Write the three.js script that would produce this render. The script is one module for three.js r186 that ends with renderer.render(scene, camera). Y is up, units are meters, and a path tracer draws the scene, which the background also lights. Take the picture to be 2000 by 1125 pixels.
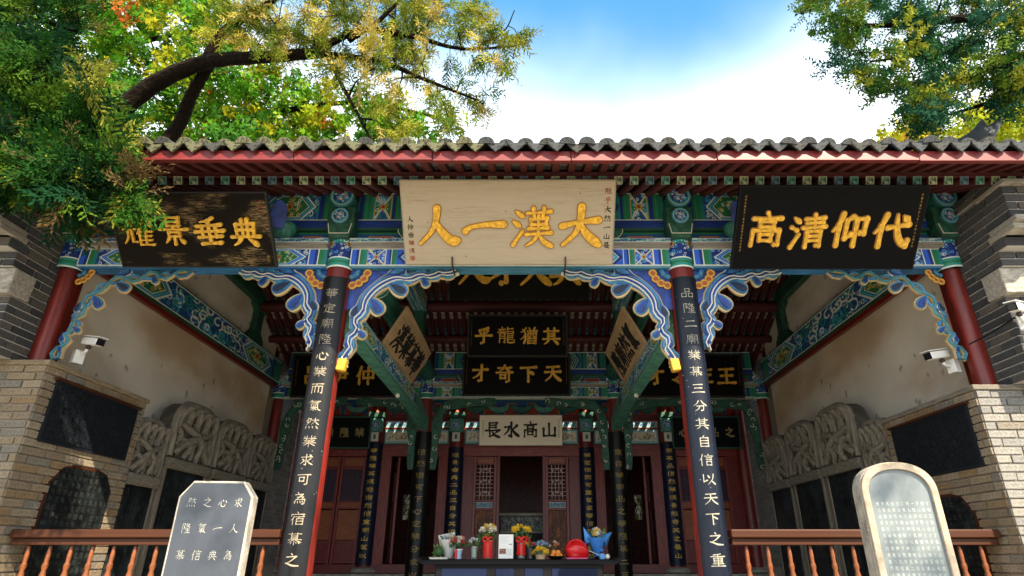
import * as THREE from 'three';
import { mergeGeometries } from 'three/addons/utils/BufferGeometryUtils.js';
import { RoundedBoxGeometry } from 'three/addons/geometries/RoundedBoxGeometry.js';
import { ImprovedNoise } from 'three/addons/math/ImprovedNoise.js';

// ---------------------------------------------------------------- camera, sky, sun, exposure
const scene = new THREE.Scene();
const EYE = new THREE.Vector3(0.235, 0.8, 5.68), PITCH = 0.4212;
const camera = new THREE.PerspectiveCamera(51.55, 2000 / 1125, 0.05, 400);
camera.position.copy(EYE);
camera.rotation.set(PITCH, 0, 0);
camera.setViewOffset(2000, 1125, -40, 0, 2000, 1125);

const renderer = new THREE.WebGLRenderer({ antialias: true });
renderer.toneMapping = THREE.LinearToneMapping;
renderer.toneMappingExposure = 2.85;
renderer.shadowMap.enabled = true;

const SUN_DIR = new THREE.Vector3(0.47, 0.85, 0.75).normalize();
const sun = new THREE.DirectionalLight(new THREE.Color(1.0, 0.86, 0.66), 5);
sun.name = 'sun';
sun.position.copy(SUN_DIR).multiplyScalar(40);
sun.castShadow = true;
sun.shadow.mapSize.set(4096, 4096);
Object.assign(sun.shadow.camera, { left: -14, right: 14, top: 14, bottom: -14, near: 1, far: 90 });
scene.add(sun, sun.target);

const noise3 = new ImprovedNoise();
const fbm = (x, y, z = 0, o = 4) => { let s = 0, a = 0.5; for (let i = 0; i < o; i++) { s += a * noise3.noise(x, y, z); x *= 2.03; y *= 2.03; z = z * 2.03 + 7.1; a *= 0.5; } return s; };
const clamp = THREE.MathUtils.clamp, lerp = THREE.MathUtils.lerp, sstep = THREE.MathUtils.smoothstep;
{ // clear autumn sky: deep blue overhead, thin bright haze lower down
  const W = 1024, H = 512, d = new Float32Array(W * H * 4);
  for (let r = 0; r < H; r++) for (let c = 0; c < W; c++) {
    const el = ((r + 0.5) / H - 0.5) * Math.PI, az = ((c + 0.5) / W - 0.5) * 2 * Math.PI;
    const x = Math.cos(az) * Math.cos(el), y = Math.sin(el), z = Math.sin(az) * Math.cos(el);
    const n = fbm(x * 1.7 + 3, y * 1.7, z * 1.7 + 5, 5), e = el * 180 / Math.PI;
    const haze = clamp(1 - sstep(e + n * 9, 33.5, 51), 0, 1);
    const b = [0.055, 0.185, 0.345], w = [0.80, 0.87, 0.93], i = (r * W + c) * 4;
    for (let k = 0; k < 3; k++) d[i + k] = lerp(b[k], w[k], haze);
    d[i + 3] = 1;
  }
  const t = new THREE.DataTexture(d, W, H, THREE.RGBAFormat, THREE.FloatType);
  t.mapping = THREE.EquirectangularReflectionMapping; t.magFilter = THREE.LinearFilter; t.needsUpdate = true;
  scene.background = t; scene.environment = t;
}

// ---------------------------------------------------------------- helpers
let seed = 11;
const rnd = () => { seed = (seed + 0x6d2b79f5) | 0; let t = Math.imul(seed ^ (seed >>> 15), 1 | seed); t = (t + Math.imul(t ^ (t >>> 7), 61 | t)) ^ t; return ((t ^ (t >>> 14)) >>> 0) / 4294967296; };
const rr = (a, b) => a + (b - a) * rnd();
const V3 = (x, y, z) => new THREE.Vector3(x, y, z);
const F = 1165, CP = Math.cos(PITCH), SP = Math.sin(PITCH);
// a point of the courtyard seen in a direction, at a given distance in front of the eye
const at = (u, v, Z) => { const a = (u - 1040) / F, b = (562.5 - v) / F, d = CP - SP * b; return V3(EYE.x + a / d * Z, EYE.y + (SP + CP * b) / d * Z, EYE.z - Z); };
const taken = {};
const numbered = (n) => { const k = taken[n] = (taken[n] ?? -1) + 1; return k ? n + '_' + String(k).padStart(3, '0') : n; };
const shade = (o) => { o.traverse((m) => { if (m.isMesh) { m.castShadow = true; m.receiveShadow = true; } }); return o; };
function tag(o, label, category, group, kind) { o.userData.label = label; if (category) o.userData.category = category; if (group) o.userData.group = group; if (kind) o.userData.kind = kind; return o; }
function thing(name, label, category, pos = [0, 0, 0], ry = 0, group) {
  const g = new THREE.Group(); g.name = numbered(name); g.position.set(...pos); g.rotation.y = ry; scene.add(g); return tag(g, label, category, group);
}
function part(name, geo, mat, parent, pos, rot) {
  const m = new THREE.Mesh(geo, mat); m.name = name; if (pos) m.position.set(...pos); if (rot) m.rotation.set(...rot); m.castShadow = m.receiveShadow = true; parent.add(m); return m;
}
function sub(name, parent, pos, rot) { const g = new THREE.Group(); g.name = name; if (pos) g.position.set(...pos); if (rot) g.rotation.set(...rot); parent.add(g); return g; }
function structure(name, geo, mat, label, pos, rot) { const m = part(name, geo, mat, scene, pos, rot); return tag(m, label, undefined, undefined, 'structure'); }
const box = (w, h, d, r = 0) => r ? new RoundedBoxGeometry(w, h, d, 1, r) : new THREE.BoxGeometry(w, h, d);
// box with uv in metres
function boxM(w, h, d, s = 1) {
  const g = new THREE.BoxGeometry(w, h, d), p = g.attributes.position, n = g.attributes.normal, uv = g.attributes.uv;
  for (let i = 0; i < p.count; i++) {
    const x = p.getX(i), y = p.getY(i), z = p.getZ(i);
    if (Math.abs(n.getX(i)) > 0.5) uv.setXY(i, z * s, y * s); else if (Math.abs(n.getY(i)) > 0.5) uv.setXY(i, x * s, z * s); else uv.setXY(i, x * s, y * s);
  }
  return g;
}
const moved = (g, x = 0, y = 0, z = 0, rx = 0, ry = 0, rz = 0) => { if (rx) g.rotateX(rx); if (ry) g.rotateY(ry); if (rz) g.rotateZ(rz); g.translate(x, y, z); return g; };
const merged = (list) => mergeGeometries(list.map((g) => { let h = g.index ? g.toNonIndexed() : g; for (const k of Object.keys(h.attributes)) if (!['position', 'normal', 'uv'].includes(k)) h.deleteAttribute(k); return h; }));
const tube = (pts, r, seg = 16, rs = 6) => new THREE.TubeGeometry(new THREE.CatmullRomCurve3(pts), seg, r, rs, false);
// tube whose radius tapers from r0 to r1
function taper(pts, r0, r1, seg = 14, rs = 7, rough = 0) {
  const curve = new THREE.CatmullRomCurve3(pts), g = new THREE.TubeGeometry(curve, seg, 1, rs, false), p = g.attributes.position, c = V3(0, 0, 0);
  for (let i = 0; i <= seg; i++) {
    curve.getPointAt(i / seg, c); const r = lerp(r0, r1, i / seg);
    for (let j = 0; j <= rs; j++) { const k = i * (rs + 1) + j, q = 1 + rough * Math.sin(i * 2.7 + (j % rs) * 2.1); p.setXYZ(k, c.x + (p.getX(k) - c.x) * r * q, c.y + (p.getY(k) - c.y) * r * q, c.z + (p.getZ(k) - c.z) * r * q); }
  }
  g.computeVertexNormals(); return g;
}
const lin = (r, g, b) => new THREE.Color().setRGB(r, g, b);
const M = (r, g, b, rough = 0.8, extra = {}) => new THREE.MeshStandardMaterial({ color: lin(r, g, b), roughness: rough, ...extra });
function canvasTex(w, h, draw, srgb = true) {
  const c = document.createElement('canvas'); c.width = w; c.height = h; draw(c.getContext('2d'), w, h);
  const t = new THREE.CanvasTexture(c); if (srgb) t.colorSpace = THREE.SRGBColorSpace; t.magFilter = THREE.LinearFilter; t.wrapS = t.wrapT = THREE.RepeatWrapping; return t;
}
function dataTex(w, h, fn, srgb = true) { // fn(u, v) -> [r, g, b] 0..1
  const d = new Uint8Array(w * h * 4);
  for (let y = 0; y < h; y++) for (let x = 0; x < w; x++) { const c = fn(x / w, y / h), i = (y * w + x) * 4; for (let k = 0; k < 3; k++) d[i + k] = clamp(c[k] * 255, 0, 255); d[i + 3] = 255; }
  const t = new THREE.DataTexture(d, w, h); if (srgb) t.colorSpace = THREE.SRGBColorSpace; t.magFilter = THREE.LinearFilter; t.wrapS = t.wrapT = THREE.RepeatWrapping; t.needsUpdate = true; return t;
}
// grain that tiles: noise on a torus
const tor = (u, v, s, o = 4) => { const a = u * 2 * Math.PI, b = v * 2 * Math.PI; return fbm(Math.cos(a) * s + Math.cos(b) * s * 0.7, Math.sin(a) * s + 9, Math.sin(b) * s * 1.1 + 4, o); };
const grainTex = dataTex(256, 256, (u, v) => { const n = 0.82 + 0.55 * tor(u, v, 2.2, 5) + 0.1 * (rnd() - 0.5); return [n, n, n]; });
const bumpTex = dataTex(256, 256, (u, v) => { const n = 0.5 + 0.8 * tor(u, v, 5, 4) + 0.25 * (rnd() - 0.5); return [n, n, n]; }, false);
const woodTex = dataTex(512, 256, (u, v) => { const n = 0.86 + 0.26 * fbm(u * 3, v * 34, 1, 4) + 0.18 * fbm(u * 1.5, v * 5, 8, 3) + 0.05 * (rnd() - 0.5); return [n, n * 0.985, n * 0.96]; });
const wornTex = dataTex(512, 512, (u, v) => { const n = 0.85 + 0.35 * tor(u, v, 1.6, 5), s = sstep(tor(u + 0.3, v, 6, 3), 0.24, 0.3) * 0.35; return [n + s, n + s * 0.9, n + s * 0.8]; });
const P = {
  red: M(0.22, 0.02, 0.013, 0.42, { map: wornTex }), fascia: M(0.20, 0.017, 0.017, 0.5, { map: wornTex }), rafter: M(0.11, 0.014, 0.012, 0.6, { map: grainTex }),
  maroon: M(0.23, 0.028, 0.022, 0.42, { map: grainTex }), lattice: M(0.46, 0.28, 0.23, 0.5), maroonLight: M(0.31, 0.045, 0.034, 0.42, { map: grainTex }), brownDoor: M(0.36, 0.10, 0.028, 0.45, { map: woodTex }),
  black: new THREE.MeshPhysicalMaterial({ color: lin(0.008, 0.008, 0.010), roughness: 0.45, specularIntensity: 0.2 }), ink: M(0.012, 0.011, 0.010, 0.7), gold: M(0.92, 0.50, 0.035, 0.36, { metalness: 0.1, map: (() => { const t = wornTex.clone(); t.repeat.set(3, 3); return t; })(), bumpMap: bumpTex, bumpScale: 0.004 }), goldEdge: M(0.30, 0.13, 0.03, 0.6),
  cream: M(0.40, 0.34, 0.25, 0.65, { map: woodTex, bumpMap: woodTex, bumpScale: 0.002 }), tanBoard: M(0.62, 0.45, 0.27, 0.6, { map: woodTex }),
  teal: M(0.03, 0.20, 0.15, 0.55, { map: grainTex }), tealPale: M(0.10, 0.34, 0.26, 0.55, { map: wornTex }), green: M(0.025, 0.13, 0.08, 0.6, { map: grainTex }),
  blue: M(0.02, 0.07, 0.40, 0.5, { map: grainTex }), sky: M(0.045, 0.24, 0.56, 0.5, { map: grainTex }), pale: M(0.09, 0.33, 0.52, 0.5, { map: grainTex }), white: M(0.66, 0.64, 0.55, 0.6), rim: M(0.50, 0.38, 0.20, 0.6), flower: M(0.62, 0.33, 0.05, 0.5), rust: M(0.35, 0.09, 0.02, 0.6), deep: M(0.01, 0.02, 0.05, 0.6),
  stone: M(0.46, 0.42, 0.35, 0.85, { map: wornTex, bumpMap: bumpTex, bumpScale: 0.006 }), carved: M(0.31, 0.275, 0.215, 0.9, { map: wornTex, bumpMap: bumpTex, bumpScale: 0.012 }), carvedDark: M(0.11, 0.095, 0.075, 0.95, { map: wornTex, bumpMap: bumpTex, bumpScale: 0.012 }),
  slate: new THREE.MeshPhysicalMaterial({ color: lin(0.014, 0.017, 0.022), roughness: 0.45, specularIntensity: 0.25 }), mortar: M(0.34, 0.30, 0.24, 0.95, { bumpMap: bumpTex, bumpScale: 0.004 }), mortarDark: M(0.46, 0.44, 0.40, 0.95),
  tile: M(0.15, 0.155, 0.15, 0.85, { map: wornTex, bumpMap: bumpTex, bumpScale: 0.006 }), tileMoss: M(0.17, 0.17, 0.10, 0.9, { map: wornTex, bumpMap: bumpTex, bumpScale: 0.008 }), tileBlue: M(0.11, 0.13, 0.16, 0.75, { map: wornTex, bumpMap: bumpTex, bumpScale: 0.006 }),
  metal: M(0.75, 0.75, 0.72, 0.4), lens: M(0.01, 0.01, 0.012, 0.1), iron: M(0.06, 0.05, 0.045, 0.6, { metalness: 0.6 }), rail: new THREE.MeshPhysicalMaterial({ color: lin(0.075, 0.026, 0.012), roughness: 0.45, specularIntensity: 0.4, map: woodTex }), baluster: M(0.23, 0.07, 0.018, 0.33, { map: woodTex }),
};
// ---------------------------------------------------------------- brush lettering: strokes on a 100 x 100 square
const G = {
  人: '52,8 50,30 40,60 12,92;49,40 62,62 86,84 98,82', 一: '5,62 14,54 50,46 94,44', 大: '8,50 45,40 92,34;52,4 50,36 40,65 10,95;50,42 66,68 94,92',
  漢: '12,14 28,26;6,38 20,48;6,94 16,78 28,60;38,18 92,12;52,6 54,26;76,4 74,24;46,32 48,46;46,32 84,28 80,44;48,44 82,42;64,22 64,68;42,54 86,50;36,68 94,62;64,66 54,82 36,95;66,68 78,84 96,94',
  典: '22,26 24,66;22,26 80,22 77,64;42,10 44,66;60,8 60,66;24,44 78,42;6,68 50,66 96,64;34,74 26,86 12,95;62,74 76,84 86,94',
  垂: '66,6 50,14 26,18;50,14 50,88;12,32 90,28;28,32 28,68;72,30 72,68;6,50 96,48;14,68 88,66;22,90 82,88',
  景: '30,6 31,34;30,6 70,6 69,34;31,20 69,20;31,33 69,33;50,36 51,43;6,46 95,44;34,54 34,68;34,54 68,54 67,68;34,68 68,67;51,68 51,95;32,76 22,90;68,76 80,90',
  耀: '22,8 22,42;8,18 14,34;38,14 31,32;4,44 42,42;18,46 16,70 4,90;30,46 30,84 44,84;50,8 68,8 66,30;52,18 60,24;54,30 66,26;74,8 94,8 92,30;77,18 85,24;78,30 92,26;58,38 46,58;54,50 54,94;72,36 76,44;54,50 94,48;54,64 90,63;54,78 90,77;54,93 96,92;73,48 73,92',
  高: '50,3 54,12;14,20 88,17;32,27 33,42;32,27 70,26 68,42;33,41 69,41;16,52 14,94;16,52 86,50 86,90 78,90;34,62 35,80;34,62 66,61 65,80;35,79 66,79',
  清: '12,12 26,24;6,38 20,46;6,94 16,76 26,58;42,16 92,13;46,27 88,25;36,40 96,37;66,4 67,40;48,50 46,94;48,50 84,49 84,92 76,90;49,63 83,62;49,76 83,75',
  仰: '26,6 18,34 4,54;18,36 18,94;54,14 38,24;38,24 38,74 54,62;64,20 64,94;64,20 90,18 88,60 78,58', 代: '30,6 20,34 4,56;19,36 19,94;36,42 92,32;58,6 62,44 74,76 92,92 96,76;76,10 86,20',
  乎: '74,6 50,14 22,18;28,26 34,40;72,22 62,38;6,52 94,48;50,14 51,86 38,92', 奇: '14,18 88,14;52,4 46,20 24,34;54,18 76,32;6,44 95,41;28,56 29,76;28,56 56,55 54,76;29,75 55,74;76,44 76,90 62,94',
  龍: '26,4 28,12;8,18 46,16;18,22 22,30;36,20 32,30;4,34 50,32;14,42 12,92;14,42 42,40 42,92 36,88;15,56 41,55;15,68 41,67;58,6 58,30;58,14 88,12;58,30 90,28 90,40;58,42 90,40;58,42 58,84 64,92 94,90 96,76;64,54 86,52;64,64 86,62;64,74 86,73',
  猶: '34,6 22,22 6,32;14,14 30,36 32,70 24,94;30,46 18,62 4,72;52,6 58,18;84,4 74,18;42,24 96,21;46,36 46,94;46,36 92,34 91,94;60,24 60,52 54,60;76,24 76,54 84,56;47,66 91,65;47,79 91,78;47,92 91,91',
  其: '10,24 90,21;32,8 32,66;68,6 68,66;32,38 68,37;32,52 68,51;4,68 96,66;34,76 24,88 10,96;64,76 78,86 88,95', 真: '50,2 50,22;16,14 84,12;28,24 28,68;28,24 72,23 72,68;28,38 72,37;28,52 72,51;4,70 96,68;36,76 26,88 12,95;62,76 76,84 88,94',
  才: '10,34 90,28;58,6 58,88 44,92;56,36 38,62 12,78', 下: '8,18 92,14;48,18 48,94;52,36 76,52', 天: '18,18 84,14;8,46 92,42;50,18 48,44 38,70 10,94;51,46 68,72 94,92',
  長: '30,6 30,52;30,6 78,5;30,20 72,19;30,34 72,33;8,52 94,49;34,54 34,88 52,80;82,56 66,66;46,54 64,78 94,92', 水: '50,4 50,90 38,84;12,32 38,30 28,56 6,78;84,22 70,36 54,44;54,40 70,66 95,86', 山: '50,10 50,82;16,40 16,84;16,84 86,82;86,36 85,86',
  伯: '26,6 18,34 4,54;18,36 18,94;62,6 52,22;42,26 42,90;42,26 88,24 87,90;43,56 87,55;43,88 87,87', 仲: '26,6 18,34 4,54;18,36 18,94;38,30 40,66;38,30 92,26 88,64;40,64 90,62;64,6 64,96', 伊: '26,6 18,34 4,54;18,36 18,94;40,20 86,18 84,62;34,40 96,38;40,60 86,59;60,20 58,60 40,94',
  呂: '30,8 32,38;30,8 72,7 69,38;32,37 70,36;50,38 46,54;22,56 24,92;22,56 80,54 78,92;24,90 78,89', 王: '16,16 86,13;50,15 50,86;22,50 80,47;6,88 95,85', 佐: '26,6 18,34 4,54;18,36 18,94;36,26 96,22;60,6 54,40 36,70;56,50 90,48;72,50 72,86;46,88 96,86', 之: '48,4 54,14;18,28 80,24 48,56 22,72;14,70 34,76 60,88 96,90',
  品: '34,8 35,38;34,8 68,7 66,38;35,37 67,36;8,52 9,88;8,52 42,51 40,88;9,87 41,86;58,52 59,88;58,52 92,51 90,88;59,87 91,86', 二: '20,30 80,26;8,78 94,74', 三: '18,18 82,15;24,48 76,46;6,84 95,80', 分: '40,8 30,30 6,50;58,6 72,30 96,48;26,54 74,52 70,88 56,92;46,54 38,76 14,94',
  自: '50,4 40,18;24,22 24,92;24,22 78,20 77,92;25,44 77,43;25,66 77,65;25,90 77,89', 信: '26,6 18,34 4,54;18,36 18,94;62,4 66,12;38,20 96,18;48,34 86,33;48,48 86,47;50,62 50,92;50,62 84,61 83,92;51,90 83,89', 心: '18,48 10,74;34,36 36,78 52,90 76,86 78,66;48,24 58,40;78,30 92,52',
  可: '8,18 94,15;24,38 25,68;24,38 56,37 54,68;25,67 55,66;76,18 76,88 62,92', 而: '8,12 92,9;50,12 42,30;16,32 15,92;16,32 86,30 86,90 78,88;38,34 37,84;62,33 62,84', 定: '48,4 54,14;12,20 10,36;12,22 90,20 84,34;26,42 76,40;50,42 50,86;52,62 78,60;28,58 24,80 8,94;26,78 50,90 94,92',
  求: '14,28 88,25;50,6 50,90 40,86;24,42 34,52;40,56 12,80;80,40 60,56;56,54 72,74 92,86;70,8 80,18', 以: '18,16 18,72 40,60;46,24 56,40;84,12 76,50 44,92;70,66 92,90', 重: '70,6 24,14;6,26 95,23;24,36 25,64;24,36 78,35 76,64;25,50 77,49;25,63 77,62;50,12 50,90;18,76 84,74;6,92 95,90',
  氣: '32,4 10,26;30,14 88,12;28,26 78,24;22,38 72,36 76,80 94,90;46,48 46,92;24,68 68,66;28,50 36,60;62,48 54,60;44,70 24,88;48,70 66,86', 慕: '8,14 92,12;32,4 32,24;68,4 68,24;30,28 30,48;30,28 70,27 69,48;30,38 69,37;30,48 69,47;8,56 94,54;48,48 34,64 8,76;56,56 72,66 94,74;50,62 50,92;34,72 28,84;62,72 66,82;74,70 84,82',
  業: '34,4 34,22;64,4 64,22;14,10 22,22;86,8 76,20;8,26 94,24;28,30 36,38;70,29 62,38;16,42 86,40;22,52 80,51;6,63 95,61;50,40 50,95;46,64 12,86;54,64 90,84', 隆: '14,8 14,94;14,8 38,8 26,30 38,46 26,56;58,4 48,22 40,30;52,14 84,12 66,32 42,42;60,22 92,42;54,50 44,64;50,58 90,56;70,46 70,90;54,74 88,73;40,92 96,90', 廟: '48,2 54,10;14,14 94,12;18,14 16,60 4,94;24,26 56,25;40,18 40,34;28,36 28,62;28,36 54,35 53,62;28,49 53,48;28,61 53,60;22,74 58,72;40,62 40,94;66,26 64,92;66,26 90,25 90,90;66,44 90,43;66,60 90,59',
  宿: '48,2 54,12;10,18 8,32;10,20 92,18 86,30;30,34 18,54 6,64;22,52 22,94;38,38 92,36;64,38 56,50;46,52 46,94;46,52 86,51 86,94;46,70 86,69;46,92 86,91', 然: '26,6 18,24 6,36;24,14 44,12 36,40 8,64;20,26 28,32;16,38 26,44;50,24 94,22;72,6 68,34 48,62;72,30 82,48 96,60;14,76 8,92;34,76 38,90;56,76 62,90;80,74 92,92', 華: '6,14 94,12;32,4 32,22;68,4 68,22;14,32 86,30;6,48 94,46;14,62 86,60;32,32 32,60;68,32 68,60;50,24 50,96;22,76 78,74', 為: '30,4 38,14;14,22 66,18 52,40;28,40 70,38 60,56;20,58 80,56 76,90 64,92;58,18 34,50 6,78;18,72 14,88;34,72 36,84;50,70 54,82;64,68 68,78',
};
const KEYS = Object.keys(G), strokesOf = (ch) => { // strokes as smooth runs, cut at sharp corners
  const out = [];
  for (const s of G[ch].split(';')) {
    const p = s.split(' ').map((q) => q.split(',').map(Number)); let run = [p[0]];
    for (let i = 1; i < p.length; i++) {
      run.push(p[i]);
      if (i < p.length - 1) { const a = [p[i][0] - p[i - 1][0], p[i][1] - p[i - 1][1]], b = [p[i + 1][0] - p[i][0], p[i + 1][1] - p[i][1]]; if ((a[0] * b[0] + a[1] * b[1]) / (Math.hypot(...a) * Math.hypot(...b)) < 0.45) { out.push(run); run = [p[i]]; } }
    }
    out.push(run);
  }
  return out;
};
const sample = (run, n = 9) => { if (run.length === 2) return Array.from({ length: n }, (_, i) => [lerp(run[0][0], run[1][0], i / (n - 1)), lerp(run[0][1], run[1][1], i / (n - 1))]); const c = new THREE.CatmullRomCurve3(run.map((q) => V3(q[0], q[1], 0))); return c.getPoints(n - 1).map((q) => [q.x, q.y]); };
const brush = (t, k, run) => { // pressed starts, lifted ends: each stroke by its direction
  const a = run[0], b = run[run.length - 1], dx = b[0] - a[0], dy = b[1] - a[1], j = 0.93 + 0.14 * ((k * 37) % 10) / 10;
  if (dx < -9 && dy > 9) return j * (1.18 - 0.72 * t);
  if (dx > 9 && dy > 9) return j * (0.55 + 0.85 * Math.sin(Math.min(t, 0.92) * 1.9) - (t > 0.93 ? 0.35 : 0));
  if (Math.abs(dx) > Math.abs(dy)) return j * (0.66 + 0.5 * Math.pow(Math.abs(t - 0.45) * 1.9, 1.7));
  return j * (1.12 - 0.3 * Math.sin(t * 2.6));
};
const weight = (ch) => clamp(17 - 0.6 * G[ch].split(';').length, 7.2, 15.5);
function glyphGeo(ch, size, depth, fat = 0) { // raised strokes, centred
  const list = [];
  strokesOf(ch).forEach((run, k) => {
    const p = sample(run), n = p.length, w = weight(ch) / 2, L = [], Rr = [];
    for (let i = 0; i < n; i++) {
      const a = p[Math.max(0, i - 1)], b = p[Math.min(n - 1, i + 1)], d = Math.hypot(b[0] - a[0], b[1] - a[1]) || 1, q = w * brush(i / (n - 1), k, run) + fat, nx = -(b[1] - a[1]) / d * q, ny = (b[0] - a[0]) / d * q;
      L.push([p[i][0] + nx, p[i][1] + ny]); Rr.push([p[i][0] - nx, p[i][1] - ny]);
    }
    const cap = (c, from, dir) => { const a0 = Math.atan2(from[1] - c[1], from[0] - c[0]), r = Math.hypot(from[0] - c[0], from[1] - c[1]); return [1, 2, 3].map((i) => [c[0] + Math.cos(a0 + dir * i * Math.PI / 4) * r, c[1] + Math.sin(a0 + dir * i * Math.PI / 4) * r]); };
    const out = [...L, ...cap(p[n - 1], L[n - 1], -1), ...Rr.reverse(), ...cap(p[0], Rr[n - 1], -1)];
    const s = new THREE.Shape(out.map((q) => new THREE.Vector2((q[0] - 50) / 100 * size, (50 - q[1]) / 100 * size)));
    const g = new THREE.ExtrudeGeometry(s, { depth: depth + (k % 6) * 0.0006, bevelEnabled: !fat, bevelThickness: 0.003, bevelSize: size * 0.004, bevelOffset: -size * 0.003, bevelSegments: 1, curveSegments: 1 });
    list.push(g);
  });
  return merged(list);
}
function drawGlyph(x, ch, cx, cy, size, color, thin = 1, sy = 1) { // on a canvas
  x.strokeStyle = color; x.lineCap = 'round'; x.lineJoin = 'round';
  strokesOf(ch).forEach((run, k) => {
    const p = sample(run, 7);
    for (let i = 1; i < p.length; i++) { x.lineWidth = weight(ch) * size / 100 * thin * brush(i / 6, k, run); x.beginPath(); x.moveTo(cx + (p[i - 1][0] - 50) / 100 * size, cy + (p[i - 1][1] - 50) / 100 * size * sy); x.lineTo(cx + (p[i][0] - 50) / 100 * size, cy + (p[i][1] - 50) / 100 * size * sy); x.stroke(); }
  });
}
const anyGlyph = () => KEYS[Math.floor(rnd() * KEYS.length)];
// ---------------------------------------------------------------- painted beam decoration (flat paint)
const C = { teal: '#2a8f86', dteal: '#1f7f7c', navy: '#17307c', blue: '#2a5fd0', sky: '#4aa8e0', white: '#dfe8df', gold: '#c2a04c', green: '#23774a', dgreen: '#23774a', red: '#9c3420', ink: '#1d4f8a' };
function curl(x, cx, cy, r, color, lw, turn = 1.6) { x.strokeStyle = color; x.lineWidth = lw; x.beginPath(); const a0 = rnd() * 6.28, s = rnd() < 0.5 ? 1 : -1; for (let i = 0; i <= 16; i++) { const t = i / 16, a = a0 + s * t * turn * 6.28 * 0.7, q = r * (1 - t * 0.75); const px = cx + Math.cos(a) * q, py = cy + Math.sin(a) * q; i ? x.lineTo(px, py) : x.moveTo(px, py); } x.stroke(); }
function scrolls(x, x0, y0, w, h, n, cols, r, lw) { for (let i = 0; i < n; i++) curl(x, x0 + rnd() * w, y0 + rnd() * h, r * (0.6 + rnd() * 0.7), cols[Math.floor(rnd() * cols.length)], lw * (0.7 + rnd() * 0.6)); }
function rosette(x, cx, cy, r, petals = 8) {
  x.fillStyle = C.gold; for (let i = 0; i < petals; i++) { const a = i / petals * 6.283; x.beginPath(); x.ellipse(cx + Math.cos(a) * r * 0.45, cy + Math.sin(a) * r * 0.45, r * 0.26, r * 0.15, a, 0, 7); x.fill(); }
  x.fillStyle = C.red; x.beginPath(); x.arc(cx, cy, r * 0.3, 0, 7); x.fill(); x.fillStyle = C.white; for (let i = 0; i < petals; i++) { const a = (i + 0.5) / petals * 6.283; x.beginPath(); x.arc(cx + Math.cos(a) * r * 0.85, cy + Math.sin(a) * r * 0.85, r * 0.1, 0, 7); x.fill(); }
}
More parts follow.
